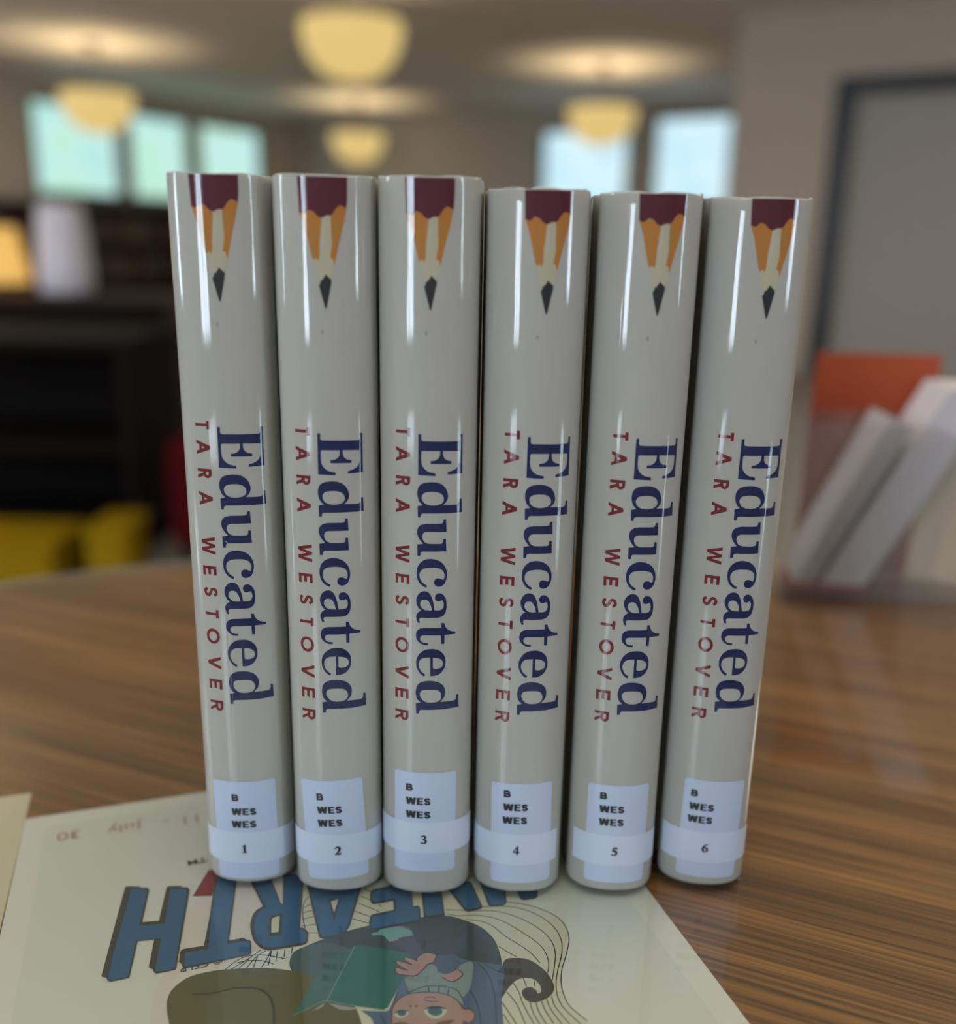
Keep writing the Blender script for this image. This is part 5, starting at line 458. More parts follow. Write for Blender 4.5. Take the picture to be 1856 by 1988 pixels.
def smooth(pts, n=5):
    m = len(pts); out = []; c = [len(p) > 2 for p in pts]; q = [Vector(p[:2]) for p in pts]
    for i in range(m):
        j = (i + 1) % m; p1, p2 = q[i], q[j]
        if c[i] and c[j]: out.append(tuple(p1)); continue
        d1 = (p2 - p1).length
        p0 = q[i - 1]; p3 = q[(j + 1) % m]
        m1 = (p2 - p1) if c[i] else (p2 - p0) / max(1e-6, (p1 - p0).length + d1) * d1
        m2 = (p2 - p1) if c[j] else (p3 - p1) / max(1e-6, (p3 - p2).length + d1) * d1
        for k in range(n):
            t = k / n
            v = p1 * (2*t**3 - 3*t*t + 1) + m1 * (t**3 - 2*t*t + t) + p2 * (-2*t**3 + 3*t*t) + m2 * (t**3 - t*t)
            out.append(tuple(v))
    return out
def spline(pts, n=4):
    q = [Vector(p) for p in pts]; out = []
    for i in range(len(q) - 1):
        p0, p1, p2, p3 = q[max(i - 1, 0)], q[i], q[i + 1], q[min(i + 2, len(q) - 1)]
        for k in range(n):
            t = k / n
            out.append(tuple(.5 * ((2*p1) + (p2 - p0)*t + (2*p0 - 5*p1 + 4*p2 - p3)*t*t + (3*p1 - p0 - 3*p2 + p3)*t**3)))
    out.append(tuple(q[-1])); return out

# block capitals: pieces in millimetres for a box w x h, stroke t
def capital(ch, w, h, t):
    P = lambda *c: tess([c])
    th = t * 1.12
    if ch == 'T': return [P((0, h), (w, h), (w, h - t), (w/2 + t/2, h - t), (w/2 + t/2, 0), (w/2 - t/2, 0), (w/2 - t/2, h - t), (0, h - t))]
    if ch == 'E':
        e = min(t, h * .215)
        return [P((0, 0), (w, 0), (w, e), (t, e), (t, h/2 - e/2), (w*.9, h/2 - e/2), (w*.9, h/2 + e/2), (t, h/2 + e/2), (t, h - e), (w*.98, h - e), (w*.98, h), (0, h))]
    if ch == 'V': return [P((0, h), (th, h), (w/2, t*1.9), (w - th, h), (w, h), (w/2 + th*.52, 0), (w/2 - th*.52, 0))]
    if ch == 'A':
        top = h - t * 1.9
        xl = lambda y: th + (w/2 - th) * y / top
        y0, y1 = h*.22, h*.22 + t*.9
        return [P((0, 0), (th, 0), (w/2, top), (w - th, 0), (w, 0), (w/2 + th*.52, h), (w/2 - th*.52, h)),
                P((xl(y0) - t*.2, y0), (w - xl(y0) + t*.2, y0), (w - xl(y1) + t*.2, y1), (xl(y1) - t*.2, y1))]
    if ch == 'W':
        a, b = .27 * w, .73 * w; k = th * .5
        return [P((0, h), (th, h), (a + k*.15, t*1.9), (w/2 - k*.8, h), (w/2 + k*.8, h), (b - k*.15, t*1.9), (w - th, h), (w, h), (b + k, 0), (b - k, 0), (w/2, h - t*1.9), (a + k, 0), (a - k, 0))]
    if ch == 'O':
        o = [(w/2 + w/2*math.cos(TAU*i/40), h/2 + h/2*math.sin(TAU*i/40)) for i in range(40)]
        n_ = [(w/2 + (w/2 - t)*math.cos(TAU*i/40), h/2 + (h/2 - t)*math.sin(TAU*i/40)) for i in range(40)]
        return [tess([o, n_])]
    if ch == 'S':
        c = [(.97,.80),(.78,.96),(.5,1.0),(.18,.93),(.05,.76),(.18,.60),(.5,.5),(.82,.40),(.95,.24),(.82,.07),(.5,0),(.2,.04),(.0,.20)]
        return [ribbon(spline([(t/2 + x*(w - t), t/2 + y*(h - t)) for x, y in c]), t)]
    if ch in 'RB':
        r = [P((0, 0), (t, 0), (t, h), (0, h))]
        def bowl(y0, y1, ww):
            R = (y1 - y0)/2 - t/2; x = ww - t/2 - R; yc = (y0 + y1)/2
            return ribbon([(t*.5, yc + R), (x, yc + R)] + [(x + R*math.cos(a), yc + R*math.sin(a)) for a in [math.pi/2 - math.pi*i/14 for i in range(1, 14)]] + [(x, yc - R), (t*.5, yc - R)], t)
        if ch == 'R':
            r += [bowl(h*.42, h, w*.96), P((w*.38, h*.46), (w*.38 + th, h*.46), (w, 0), (w - th*1.05, 0))]
        else:
            r += [bowl(h*.5 - t/2, h, w*.93), bowl(0, h*.5 + t/2, w)]
        return r
DIGITS = {
 '1': [[(.1,.80,1),(.45,1,1),(.62,1,1),(.62,.08,1),(.85,.035,1),(.85,0,1),(.08,0,1),(.08,.035,1),(.30,.08,1),(.30,.80,1),(.1,.77,1)]],
 '2': [[(.02,.72),(.12,.88),(.3,.98),(.5,1),(.75,.97),(.92,.85),(.95,.7),(.85,.5),(.65,.33),(.4,.17,1),(.7,.17),(.82,.2),(.92,.3,1),(1,.27,1),(.9,0,1),(0,0,1),(.3,.25),(.5,.48),(.6,.68),(.5,.82),(.33,.85),(.15,.74)]],
 '3': [[(.05,.82),(.2,.96),(.5,1),(.8,.95),(.9,.8),(.82,.65),(.65,.56,1),(.88,.47),(1,.28),(.9,.1),(.65,0),(.3,0),(.08,.03),(0,.1),(.1,.17),(.3,.1),(.5,.07),(.65,.15),(.68,.3),(.55,.43),(.25,.48,1),(.25,.53,1),(.5,.6),(.6,.75),(.5,.87),(.3,.88),(.1,.79)]],
 '4': [[(.62,1,1),(.78,1,1),(.78,.37,1),(1,.37,1),(1,.24,1),(.78,.24,1),(.78,0,1),(.5,0,1),(.5,.24,1),(0,.24,1),(0,.36,1)], [(.5,.37,1),(.5,.8,1),(.13,.37,1)]],
 '5': [[(.25,1,1),(.95,1,1),(.88,.82,1),(.35,.82,1),(.3,.7,1),(.7,.62),(.92,.45),(.9,.22),(.7,.04),(.4,0),(.1,.03),(0,.12),(.12,.18),(.35,.1),(.55,.12),(.66,.25),(.6,.38),(.4,.47),(.1,.52,1)]],
 '6': [[(.95,1,1),(.5,.92),(.15,.7),(0,.4),(.08,.12),(.3,.0),(.55,-.02),(.85,.08),(1,.3),(.9,.52),(.65,.6),(.4,.57,1),(.5,.75),(.7,.9),(.95,.97,1)], [(.35,.45),(.32,.25),(.4,.08),(.55,.05),(.68,.15),(.68,.35),(.58,.5),(.45,.52)]],
}

# ================================================================== the spine and what is printed on it
PA, PB, PN = 15.6, 11.0, 2.2               # spine half width, bulge, roundness (mm)
def spine_profile():
    pts = []
    for i in range(241):
        t = -math.pi/2 + math.pi * i / 240; s, c = math.sin(t), max(0.0, math.cos(t))
        pts.append((PA * math.copysign(abs(s) ** (2/PN), s), PB * (1 - c ** (2/PN)) - PB))
    u = [0]
    for a, b in zip(pts, pts[1:]): u.append(u[-1] + math.hypot(b[0]-a[0], b[1]-a[1]))
    h = u[-1] / 2
    return [x - h for x in u], pts
SU, SP = spine_profile(); UMAX = SU[-1]
import bisect as _bi
def on_spine(u, v, off):
    u = max(-UMAX + 1e-4, min(UMAX - 1e-4, u))
    i = max(1, min(len(SU) - 1, _bi.bisect(SU, u))); k = (u - SU[i-1]) / (SU[i] - SU[i-1])
    x = SP[i-1][0] + k * (SP[i][0] - SP[i-1][0]); y = SP[i-1][1] + k * (SP[i][1] - SP[i-1][1])
    a, b = max(i - 3, 0), min(i + 2, len(SU) - 1)
    tx, ty = SP[b][0] - SP[a][0], SP[b][1] - SP[a][1]; l = math.hypot(tx, ty); nx, ny = ty / l, -tx / l
    return Vector(((x + nx * off) / 1000, (y + ny * off) / 1000, v / 1000)), Vector((nx, ny, 0))
def wrap(name, pieces, mats, parent, step=1.0, vmax=None):
    """pieces: (verts2d in mm, faces, material index, lift mm) laid onto the spine as ONE mesh"""
    V, F, MI, NR = [], [], [], []
    for vs, fs, mi, lift in pieces:
        bm = bmesh.new(); bv = [bm.verts.new((a, b, 0)) for a, b in vs]
        for f in fs:
            try: bm.faces.new([bv[i] for i in f])
            except ValueError: pass
        us = [a for a, b in vs]; k = math.ceil(min(us) / step)
        while k * step < max(us):
            bmesh.ops.bisect_plane(bm, geom=bm.verts[:] + bm.edges[:] + bm.faces[:], dist=1e-5, plane_co=(k * step, 0, 0), plane_no=(1, 0, 0)); k += 1
        if vmax is not None:
            bmesh.ops.bisect_plane(bm, geom=bm.verts[:] + bm.edges[:] + bm.faces[:], dist=1e-5, plane_co=(0, vmax, 0), plane_no=(0, 1, 0), clear_outer=True)
        bmesh.ops.recalc_face_normals(bm, faces=bm.faces)
        bm.verts.index_update(); o = len(V)
        for v in bm.verts:
            p, nr = on_spine(v.co.x, v.co.y, lift); V.append(p); NR.append(nr)
        for f in bm.faces:
            idx = [v.index + o for v in f.verts]
            fn = (V[idx[1]] - V[idx[0]]).cross(V[idx[2]] - V[idx[0]])
            if fn.dot(NR[idx[0]]) < 0: idx.reverse()
            F.append(idx); MI.append(mi)
        bm.free()
    me = bpy.data.meshes.new(name); me.from_pydata(V, [], F)
    for m in mats: me.materials.append(m)
    for p, mi in zip(me.polygons, MI): p.material_index = mi; p.use_smooth = True
    me.normals_split_custom_set_from_vertices(NR)
    return link(name, me, parent)
def rounded_rect(w_, h_, r):
    out = []
    for cx, cy, a0 in ((w_/2 - r, h_/2 - r, 0), (-w_/2 + r, h_/2 - r, 90), (-w_/2 + r, -h_/2 + r, 180), (w_/2 - r, -h_/2 + r, 270)):
        for i in range(7):
            a = math.radians(a0 + 15 * i); out.append((cx + r * math.cos(a), cy + r * math.sin(a)))
    return out
def xf(vs, dx, dy, rot=0.0):
    c, s = math.cos(rot), math.sin(rot)
    return [(a * c - b * s + dx, a * s + b * c + dy) for a, b in vs]

TITLE_GROUPS = [[0], [1, 2], [3], [4], [5, 6], [7], [8, 9], [10, 11]]
TITLE_T = [tess([DATA['title'][i] for i in g_]) for g_ in TITLE_GROUPS]
AUTHOR_T = []
for ch, v0, v1, u0, u1 in DATA['author']:
    w_, h_ = v0 - v1, u1 - u0
    for vs, fs in capital(ch, w_, h_, .98):
        AUTHOR_T.append(([(u0 + y, v0 - x) for x, y in vs], fs))
PENCIL_T = {k: tess([v]) for k, v in DATA['pencil'].items()}

# per book: x, front y, yaw, height, title shift (du, dv), tip shift, label (u centre, top v left, tilt deg, height),
# line starts u/v for B, WES, WES ; digit centre (u, v) ; band top, band bottom, band ends
BOOKS = {
 1: dict(x=-81.0, y=297.2, yaw=3, h=243.2, ti=(.32, .2), pe=(-.19, 1.1), lab=(-.2, 41.0, 22.6, 39.5, .5), tx=[(-4.6, 33.2), (-4.9, 27.6), (-5.1, 22.5)], dg=(-.8, 14.0), bd=(20.7, 8.1), be=(-18.6, 18.6)),
 2: dict(x=-48.3, y=293.4, yaw=3, h=242.9, ti=(-.13, -.45), pe=(-.08, -.2), lab=(-.6, 44.4, 22.2, 39.5, 3.2), tx=[(-6.6, 36.4), (-6.5, 31.2), (-6.4, 26.0)], dg=(.45, 16.6), bd=(23.0, 11.1), be=(-18.9, 18.6)),
 3: dict(x=-16.4, y=293.1, yaw=.5, h=243.2, ti=(0, 0), pe=(0, 0), lab=(-.3, 48.4, 22.0, 39.5, -.4), tx=[(-6.9, 41.1), (-7.0, 35.8), (-7.0, 30.5)], dg=(-.6, 22.0), bd=(28.7, 16.5), be=(-19.6, 19.3)),
 4: dict(x=16.7, y=294.6, yaw=-.5, h=240.4, ti=(1.31, -.57), pe=(2.0, -.8), lab=(.95, 43.8, 21.9, 40.0, .8), tx=[(-5.7, 38.3), (-5.8, 33.0), (-5.95, 27.8)], dg=(-.7, 17.2), bd=(23.6, 11.3), be=(-19.8, 15.0)),
 5: dict(x=51.0, y=296.3, yaw=-3, h=240.1, ti=(1.75, -.75), pe=(2.03, -.6), lab=(1.1, 42.8, 22.0, 39.4, .2), tx=[(-5.6, 37.1), (-5.6, 31.9), (-5.5, 26.7)], dg=(.7, 16.4), bd=(22.7, 10.5), be=(-15.2, 18.0)),
 6: dict(x=85.8, y=300.6, yaw=-4, h=239.5, ti=(1.5, -1.1), pe=(1.82, -1.2), lab=(.9, 42.6, 21.8, 39.4, -1.2), tx=[(-7.2, 36.0), (-7.5, 30.7), (-7.7, 25.6)], dg=(-.6, 15.5), bd=(22.0, 9.4), be=(-17.5, 17.6)),
}
WHICH = {1: 'leftmost, its white band numbered 1', 2: 'second from the left, its white band numbered 2',
         3: 'third from the left, its higher band numbered 3', 4: 'fourth from the left, its white band numbered 4',
         5: 'fifth from the left, its white band numbered 5', 6: 'rightmost, its white band numbered 6'}
def jacket_mesh(seed, H, wl, wr, D=165.0):
    rnd = random.Random(seed)
    path = [p for p in SP[::4]]
    side = lambda c, s: [(s * 15.0, 2.2), (s * 14.5, 4.5), (s * 14.9, 7.0), (s * (c - .1), 10), (s * c, 14), (s * c, 100), (s * c, D)]
    left, right = side(wl, -1), side(wr, 1)
    path = list(reversed(left)) + path + right
    zs = [0, .6, 2.0, 6, 60, 150, H - 6, H - 1.5, H - .4, H]
    bm = bmesh.new(); rows = []
    nb = [rnd.uniform(-1, 1) for _ in range(40)]
    def wob(i, k): return nb[(i * 7 + k * 3) % 40]
    m = len(path)
    crease = [0.0] * m
    j = 0
    while j < m:                                  # the folded film edge is slightly uneven
        L = rnd.randint(3, 9); v = rnd.uniform(-.45, .25)
        for q in range(j, min(m, j + L)): crease[q] = v
        j += L
    crease = [sum(crease[max(0, i - 1):i + 2]) / len(crease[max(0, i - 1):i + 2]) for i in range(m)]
    for zi, z in enumerate(zs):
        row = []
        for i, (x, y) in enumerate(path):
            zz = z; s = 1.0
            if z >= H - .5: s = 1 - .010 * (z - (H - 1.0)) ; zz = z + crease[i]
            if z <= 1.0: s = 1 - .016 * (1 - z); zz = z + max(0, crease[i]) * .6
            row.append(bm.verts.new((x * s / 1000, (y * s if y < 0 else y) / 1000, zz / 1000)))
        rows.append(row)
    for a, b in zip(rows, rows[1:]):
        for i in range(m - 1):
            f = bm.faces.new((a[i], a[i + 1], b[i + 1], b[i])); f.smooth = True
    me = bpy.data.meshes.new('dust_jacket'); bm.to_mesh(me); bm.free(); me.materials.append(M_jacket)
    return me
def make_book(i):
    k = BOOKS[i]; H = k['h']
    root = empty('library_book', (k['x'] / 1000, (k['y'] + PB) / 1000, 0), math.radians(k['yaw']))
    tag(root, 'cream hardback in glossy jacket, ' + WHICH[i], 'book', 'row of six cream hardback books')
    wl = (k['x'] - BOOKS[i - 1]['x']) / 2 - (.05 if i in (4, 6) else .26) if i > 1 else 16.2
    wr = (BOOKS[i + 1]['x'] - k['x']) / 2 - (.05 if i in (3, 5) else .26) if i < 6 else 16.2
    jk = link('dust_jacket', jacket_mesh(i, H, wl, wr), root)
    so = jk.modifiers.new('thickness', 'SOLIDIFY'); so.thickness = .00035; so.offset = -1
    b = MB(); b.box(-.0125, .0125, .0035, .158, .004, H/1000 - .004, .0005); b.build('page_block', M_paper_edge, root)
    for s in (-1, 1):
        c = MB(); o_ = ((wl if s < 0 else wr) - .6) / 1000; c.box(min(s*(o_ - .0024), s*o_), max(s*(o_ - .0024), s*o_), .010, .1635, .0004, H/1000 - .001, .0004); c.build('cover_board', M_board, root)
    sb = MB()
    sp = [(x * .93 / 1000, (y * .93 + .6) / 1000) for x, y in SP[::6]]
    for a, bq in zip(sp, sp[1:]):
        vs = [sb.bm.verts.new((*q, z_)) for z_ in (.001, H/1000 - .0015) for q in (a, bq)]
        sb.bm.faces.new((vs[0], vs[1], vs[3], vs[2]))
    sb.build('spine_board', M_board, root)
    du, dv = k['ti']
    wrap('title_lettering', [(xf(vs, du, dv), fs, 0, .07) for vs, fs in TITLE_T], [M_print['navy']], jk)
    wrap('author_lettering', [(xf(vs, du, dv), fs, 0, .07) for vs, fs in AUTHOR_T], [M_print['crimson']], jk)
    pu, pv = k['pe']
    top = lambda vs: [(a + pu, b_ + pv) for a, b_ in vs]
    pc = []
    order = [('cream', 'cream', .05), ('shade', 'pale', .07), ('orange1', 'orange', .09), ('orange2', 'orange', .09), ('streak1', 'ochre', .11), ('streak2', 'ochre', .11), ('red', 'maroon', .13), ('lead', 'lead', .13)]
    names = list(dict.fromkeys(m_ for _, m_, _ in order)) + ['smudge']
    for part, mn, lift in order:
        vs, fs = PENCIL_T[part]; pc.append((top(vs), fs, names.index(mn), lift))
    pc.append((xf(rounded_rect(.9, 1.3, .4), pu - .4 - (1.2 if i > 3 else 0), 198.0 + pv), [tuple(range(28))], names.index('smudge'), .07))
    wrap('pencil_picture', pc, [M_print[n_] for n_ in names], jk, vmax=H - .5)
    lu, lv, lw_, lh, tilt = k['lab']; tr = math.radians(tilt)
    st = wrap('call_number_sticker', [(xf(rounded_rect(lw_, lh, 1.2), lu, lv - lh/2, tr), [tuple(range(28))], 0, .16)], [M_sticker], root)
    pcs = []
    for body, (tu, tv) in zip(('B', 'WES', 'WES'), k['tx']):
        x = 0
        for ch in body:
            w_ = {'B': 2.5, 'W': 3.7, 'E': 2.3, 'S': 2.45}[ch]
            for vs, fs in capital(ch, w_, 2.8, .78 if ch in 'SB' else .95): pcs.append((xf([(a + x, b_) for a, b_ in vs], tu, tv, tr), fs, 0, .20))
            x += w_ + .2
    if i == 3:
        for vs, fs in [text2d('HOUSE', 2.6, .02)]: pcs.append((xf(vs, -6.2, 11.8, tr), fs, 1, .19))
    wrap('call_number', pcs, [M_ink, M_ghost], st)
    t_, bt = k['bd']; e0, e1 = k['be']
    bd = wrap('number_band', [([(e0, bt), (e1, bt), (e1, t_), (e0, t_)], [(0, 1, 2, 3)], 0, .24)], [M_band], root)
    vs, fs = tess([[(a * 2.2, b_ * 3.3) for a, b_ in smooth(c)] for c in DIGITS[str(i)]])
    num = [(vs, fs)] + [ribbon(c_ + [c_[0]], .20) for c_ in [[(a * 2.2, b_ * 3.3) for a, b_ in smooth(c)] for c in DIGITS[str(i)]]]
    wrap('volume_numeral', [(xf(v_, k['dg'][0] - 1.1, k['dg'][1] - 1.65, 0), f_, 0, .28) for v_, f_ in num], [M_ink], bd, .5)
    return root
for i in BOOKS: make_book(i)

# ================================================================== the paper under the glass
PROT = math.radians(18.4); POS = Vector((-.1805, .3377, TZ))
def flat(name, pieces, mats, parent, z0):
    V, F, MI = [], [], []
    for vs, fs, mi, lift in pieces:
        o = len(V); V += [(a / 1000, b / 1000, z0 + lift / 1000) for a, b in vs]
        for f in fs:
            idx = [q + o for q in f]
            a, b, c = (Vector(V[q]) for q in idx[:3])
            if (b - a).cross(c - a).z < 0: idx.reverse()
            F.append(idx); MI.append(mi)
    me = bpy.data.meshes.new(name); me.from_pydata(V, [], F)
    for m in mats: me.materials.append(m)
    for p, mi in zip(me.polygons, MI): p.material_index = mi
    return link(name, me, parent)
poster = empty('printed_flyer', POS, PROT)
tag(poster, 'printed flyer lying upside down under the books, big blue letters and a hooded child', 'flyer')
CP = {k: mat('flyer_' + k, c, .7) for k, c in {
 'paper': (.70, .645, .57), 'ground': (.64, .605, .535), 'pink': (.66, .555, .49), 'tan': (.60, .545, .405), 'shadow': (.055, .044, .034), 'blue': (.032, .105, .21),
 'red': (.25, .025, .035), 'rock': (.047, .062, .066), 'rocklobe': (.075, .105, .105), 'bear': (.115, .095, .030), 'bearinner': (.125, .115, .045), 'line': (.025, .030, .030),
 'book_cover': (.028, .135, .115), 'book_cover_side': (.050, .135, .120), 'book_edge': (.15, .27, .25), 'pages': (.33, .31, .29), 'cloak': (.085, .125, .185), 'cloak_line': (.035, .05, .075),
 'shirt': (.22, .27, .26), 'skin': (.40, .225, .185), 'skin_line': (.10, .035, .04), 'eye': (.50, .50, .40), 'iris': (.05, .11, .12), 'brow': (.16, .085, .04),
 'sleeve': (.075, .105, .15), 'leg': (.080, .070, .105), 'shoe': (.16, .33, .30), 'shoe_line': (.42, .15, .16), 'tail': (.062, .047, .034), 'ink': (.03, .03, .03), 'handwriting': (.46, .16, .15)}.items()}
PW_, PH_ = 221.5, 287.0
sh = MB(); sh.box(0, PW_/1000, -PH_/1000, 0, .0001, .00025); sh.build('paper_sheet', CP['paper'], poster)
zt = .00026
D = DATA['poster']
def fill(keys, width=.35):
    out = []
    names = []
    for n_, (key, colour) in enumerate(keys):
        if colour not in names: names.append(colour)
        for c in D[key]:
            open_ = key.endswith('line') and key != 'redline' or key == 'contour'
            if open_:
                vs, fs = ribbon(c, width if key != 'bearline' else .7)
            else: vs, fs = tess([c])
            out.append((vs, fs, names.index(colour), .006 * n_))
    return out, [CP[n_] for n_ in names]
gp = (([(8.5, -8.0), (PW_ - 9, -8.0), (PW_ - 9, -PH_ + 8), (8.5, -PH_ + 8)], [(0, 1, 2, 3)], 0, 0))
flat('printed_ground', [gp] + [(*tess([c]), 1, .004) for c in D['pink']] + [(*tess([c]), 2, .006) for c in D['tan']], [CP['ground'], CP['pink'], CP['tan']], poster, zt)
pieces, mats_ = fill([('contour', 'line'), ('tail', 'tail'), ('tailline', 'line'), ('rock', 'rock'), ('rocklobe', 'rocklobe'), ('bear', 'bear'), ('bearinner', 'bearinner'), ('bearline', 'line'),
    ('leg', 'leg'), ('shoe', 'shoe'), ('shoeline', 'shoe_line'), ('cloak', 'cloak'), ('cloakline', 'cloak_line'), ('pages', 'pages'), ('bookl', 'book_cover_side'), ('bookr', 'book_cover'), ('bookline', 'book_edge'),
    ('shirt', 'shirt'), ('sleeve', 'sleeve'), ('face', 'skin'), ('collar', 'shirt'), ('collarline', 'cloak_line'), ('faceline', 'skin_line'), ('nostril', 'skin_line'), ('eyewhite', 'eye'), ('iris', 'iris'), ('lid', 'cloak_line'), ('brow', 'brow'),
    ('hand', 'skin'), ('handline', 'skin_line')])
flat('child_picture', pieces, mats_, poster, zt + .000012)
pieces, mats_ = fill([('redline', 'shadow'), ('red', 'red'), ('shadow', 'shadow'), ('blue', 'blue'), ('holedark', 'shadow'), ('holelight', 'tan')])
flat('title_lettering', pieces, mats_, poster, zt + .00021)
def upside(body, size, right, base, slant, bold=0.0, sx=1.0, sy=1.0):
    vs, fs = text2d(body, size, bold)
    return [(a, b) for a, b in xf([(p * sx, q * sy) for p, q in vs], right, base, math.pi + slant)], fs
flat('trade_mark', [(*upside('TM', 4.3, 68.2, -46.4, .12, .05, 1.25), 0, 0)], [CP['ink']], poster, zt + .0002)
flat('copyright_line', [(*upside('\u00a9 CSLP', 4.2, 70.5, -102.6, .04, .0), 0, 0)], [CP['ink']], poster, zt + .0002)
hw = []
for body, right, base in (('11', 68.0, -16.5), ('-', 55.0, -16.0), ('July', 44.5, -15.0), ('30', 22.0, -14.2)):
    hw.append((*upside(body, 8.0, right, base, .05, -.03, 1.15), 0, 0))
flat('date_lettering', hw, [CP['handwriting']], poster, zt + .0002)

sh = MB(); sh.box(-.2165, 0, -.279, 0, .0001, .00035)
lo = sh.build('paper_sheet', M_sheet, loc=(-.1866, .3565, TZ), rz=math.radians(-90 + 72.0))
lo.rotation_euler = (0, 0, math.radians(18.0))
tag(lo, 'blank cream paper sheet at the left edge under the glass, beside the flyer', 'paper')

# ================================================================== leaflet holder on the right of the table
hx = empty('leaflet_holder', (.262, .628, 0), math.radians(-6))
def panel(name, pts, y0, y1, m, parent):
    mb = MB(); lo_ = [mb.bm.verts.new((x, y0, z_)) for x, z_ in pts]; hi_ = [mb.bm.verts.new((x, y1, z_)) for x, z_ in pts]
    mb.bm.faces.new(lo_); mb.bm.faces.new(list(reversed(hi_)))
    for a in range(len(pts)):
        b = (a + 1) % len(pts); mb.bm.faces.new((lo_[b], lo_[a], hi_[a], hi_[b]))
    bmesh.ops.recalc_face_normals(mb.bm, faces=mb.bm.faces)
    return mb.build(name, m, parent)
side = [(-.056, .0), (.062, .0), (.070, .10), (.03, .118), (-.058, .118)]
panel('front_panel', side, -.030, -.0275, M_acrylic, hx)
panel('rear_panel', side, .0275, .030, M_acrylic, hx)
panel('base_panel', [(-.056, 0), (.062, 0), (.062, .003), (-.056, .003)], -.027, .027, M_acrylic, hx)
panel('end_panel', [(-.056, .0035), (-.0535, .0035), (-.0555, .118), (-.058, .118)], -.027, .027, M_acrylic, hx)
panel('back_rest', [(.0035, .0035), (.006, .0035), (.0755, .144), (.073, .144)], -.027, .027, M_acrylic, hx)
tag(hx, 'clear acrylic leaflet holder on the table, right of the six books', 'leaflet holder')
M_leaf = mat('white_leaflets', (.60, .565, .58), .6, var=.08, vscale=90)
M_leaf2 = mat('grey_leaflets', (.45, .42, .42), .6, var=.08, vscale=90)
M_orange = mat('orange_card', (.42, .065, .016), .6)
M_redcard = mat('red_card', (.26, .035, .018), .6)
HM = Matrix.Translation((.262, .628, 0)) @ Matrix.Rotation(math.radians(-6), 4, 'Z')
def leaflets(name, pts, m, lab, y0=-.024, y1=.024):
    o = panel(name, pts, y0, y1, m, None); o.matrix_world = HM
    return tag(o, lab, 'leaflets', 'leaflets in the clear holder')
leaflets('leaflet_stack', [(-.0285, .0085), (.0, .0085), (.066, .142), (.0365, .142)], M_leaf, 'thick white leaflet stack leaning right in the clear holder')
leaflets('leaflet_stack', [(-.0455, .0085), (-.0335, .0085), (.016, .116), (.0035, .122)], M_leaf2, 'thin greyish leaflet stack leaning left of the thick white one in the holder')
leaflets('red_leaflet', [(-.048, .0035), (.0015, .0035), (.0015, .008), (-.048, .008)], M_redcard, 'flat red leaflet pad on the floor of the clear holder')
oc = panel('orange_card', [(-.036, .0), (.044, .0), (.048, .157), (-.034, .157)], .031, .0325, M_orange, None)
oc = oc; oc.matrix_world = HM
tag(oc, 'orange-red card standing upright behind the clear leaflet holder', 'card')

# ================================================================== things further back on the left
def bookcase(name, loc, rz, w_, d_, h_, shelves, material):
    root = empty(name, loc, rz); t_ = .025
    for s in (0, 1):
        m = MB(); m.box(s * (w_ - t_), s * (w_ - t_) + t_, 0, d_, 0, h_ - .03); m.build('side_panel', material, root)
    m = MB(); m.box(t_, w_ - t_, d_ - .012, d_, .06, h_ - .03); m.build('back_panel', material, root)
    m = MB(); m.box(-.015, w_ + .015, -.012, d_, h_ - .03, h_, .004); m.build('top_panel', material, root)
    m = MB(); m.box(t_, w_ - t_, .015, .03, 0, .06); m.build('plinth', material, root)
    for q in shelves:
        m = MB(); m.box(t_, w_ - t_, 0, d_ - .012, q - .022, q); m.build('shelf', material, root)
    return root
tag(bookcase('low_bookcase', (-3.1, 2.80, FLOOR_Z), 0, 2.06, .5, .675, [.082, .36], M_dark), 'near-black low bookcase filling the left background beyond the table', 'bookcase')
tag(bookcase('low_bookcase', (-4.1, 4.25, FLOOR_Z), 0, 2.75, .5, .71, [.082, .38], M_dark2), 'brown low bookcase behind the black one, under the table lamp', 'bookcase')

v = MB()
v.lathe([(0, 0), (.105, 0), (.118, .01), (.120, .10), (.112, .22), (.098, .36), (.096, .385), (.088, .39), (.088, .36), (0, .34)], 48)
vs_ = v.build('white_vase', mat('white_ceramic', (.80, .76, .84), .5), loc=(-1.90, 4.48, -.03))
tag(vs_, 'tall pale lavender-white vase standing on the brown bookcase', 'vase')
tl = empty('table_lamp', (-2.23, 4.46, -.03))
m = MB(); m.lathe([(0, 0), (.07, 0), (.07, .012), (.02, .03), (.015, .06), (.015, .10), (0, .10)], 32); m.build('lamp_base', M_brass, tl)
m = MB(); m.lathe([(.165, .045), (.12, .285), (.117, .285), (.162, .045)], 48)
m.build('lamp_shade', mat('glowing_shade', (.6, .4, .15), .7, emit=(1.0, .58, .13), estr=SHADE_GLOW), tl)
tag(tl, 'small table lamp with a glowing amber shade at the left edge', 'lamp')

M_yellow = mat('yellow_plastic', (.30, .18, .002), .7, spec=.1)
def bin_(loc, rz, w_, d_, h_, lab):
    root = empty('storage_bin', loc, rz)
    m = MB(); m.box(0, w_, 0, d_, 0, h_ - .02, .01); m.build('bin_body', M_yellow, root)
    m = MB(); m.box(-.008, w_ + .008, -.008, d_ + .008, h_ - .0195, h_, .006); m.build('bin_lid', M_yellow, root)
    return tag(root, lab, 'bin', 'yellow bins before the black bookcase')
bin_((-1.62, 2.46, FLOOR_Z), 0, .46, .24, .155, 'larger yellow storage bin on the floor at the far left, beyond the table edge')
bin_((-1.07, 2.48, FLOOR_Z), 0, .105, .20, .195, 'smaller yellow storage bin, right of the larger one beyond the table edge')

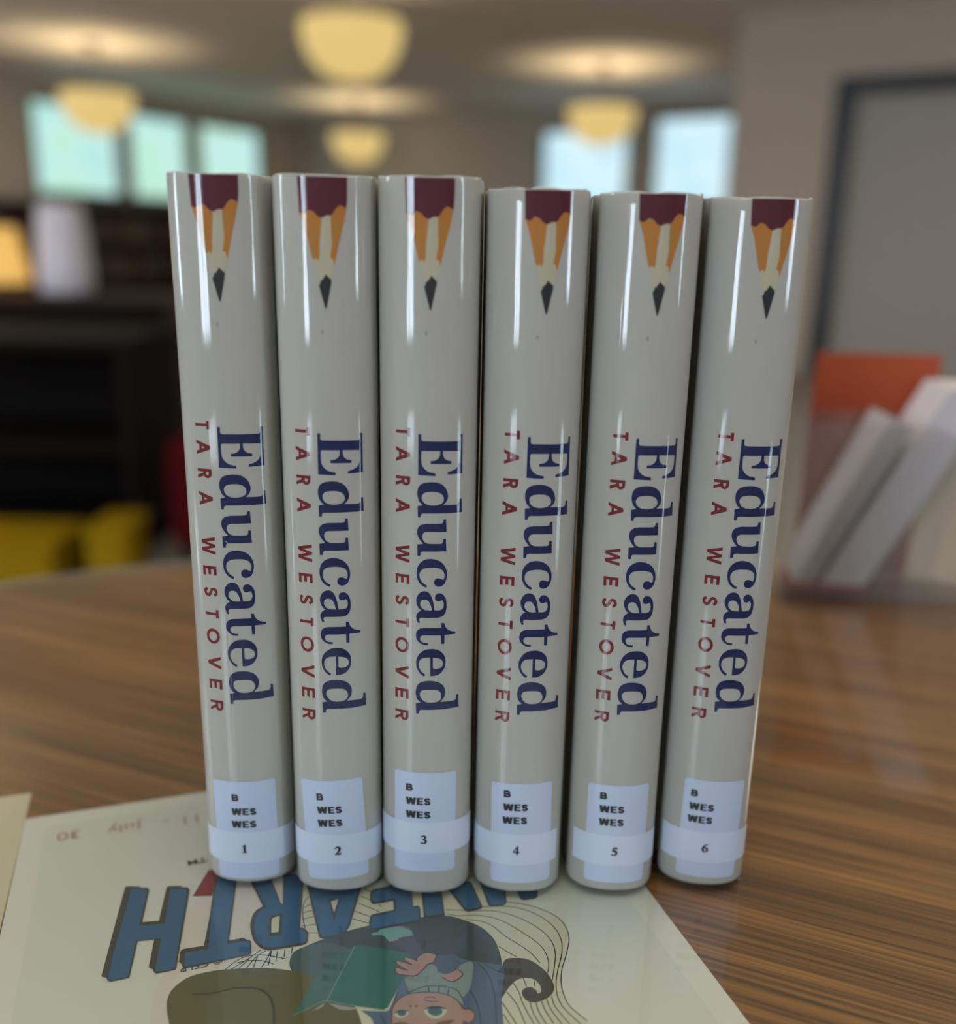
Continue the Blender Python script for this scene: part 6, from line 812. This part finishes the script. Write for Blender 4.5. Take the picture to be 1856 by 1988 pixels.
M_redcloth = mat('dark_red_upholstery', (.065, .0015, .004), .9, spec=.1)
ch = empty('upholstered_chair', (-.86, 2.55, FLOOR_Z))
m = MB(); m.box(0, .52, 0, .50, .12, .43, .03); m.build('seat', M_redcloth, ch)
m = MB(); m.box(0, .52, .43, .53, .30, .46, .02) ; m.build('backrest', M_redcloth, ch)
for x_ in (.04, .48):
    for y_ in (.05, .46):
        m = MB(); m.tube((x_, y_, 0), (x_, y_, .125), .018); m.build('leg', M_dark, ch)
tag(ch, 'low dark red upholstered seat beside the black bookcase, behind the leftmost book', 'chair')

# bookcases under the left windows, with rows of dark books
bk_mats = [mat('far_book_%s' % n_, c, .6) for n_, c in (('brown', (.085, .055, .040)), ('umber', (.06, .045, .035)), ('grey', (.10, .09, .08)), ('wine', (.075, .025, .025)), ('tan', (.16, .12, .075)))]
RZW = math.radians(60) 
book_proto = MB(); book_proto.box(-.03, .03, 0, .17, 0, .26, .004); bp_me = book_proto.build('far_book', bk_mats[0]); 
PM = {}
for i, m_ in enumerate(bk_mats):
    me = bp_me.data.copy(); me.materials.clear(); me.materials.append(m_); PM[i] = me
bpy.data.objects.remove(bp_me)
names_ = ['brown', 'umber', 'grey', 'wine red', 'tan']
for c_i, a0 in enumerate((5.9, 7.32, 8.74)):
    o = rm(a0 + .0, B0 + .37, FLOOR_Z)
    bc = bookcase('wall_bookcase', o, RZW, 1.40, .35, 1.32, [.082, .48, .88], M_dark2)
    tag(bc, ['brown bookcase against the left wall, at the far left of the row under the windows', 'brown bookcase under the leftmost window, behind the white vase', 'brown bookcase under the second window, behind the leftmost book'][c_i], 'bookcase', 'bookcases under the left windows')
    for s_i, zq in enumerate((.48, .88)):
        x_ = .06
        while x_ < 1.30:
            ci = random.choice([0, 0, 1, 1, 2, 3, 4]); b_ = bpy.data.objects.new('shelved_book', PM[ci]); COL.objects.link(b_)
            p = o + Matrix.Rotation(RZW, 4, 'Z') @ Vector((x_ + .03, .04, zq)); b_.location = p; b_.rotation_euler = (0, 0, RZW)
            b_.scale = (random.uniform(.8, 1.15), 1, random.uniform(.8, 1.25))
            tag(b_, 'dark blurred book on the shelves under the left windows', 'book', 'dark blurred books under the left windows')
            x_ += .066 * 1.08
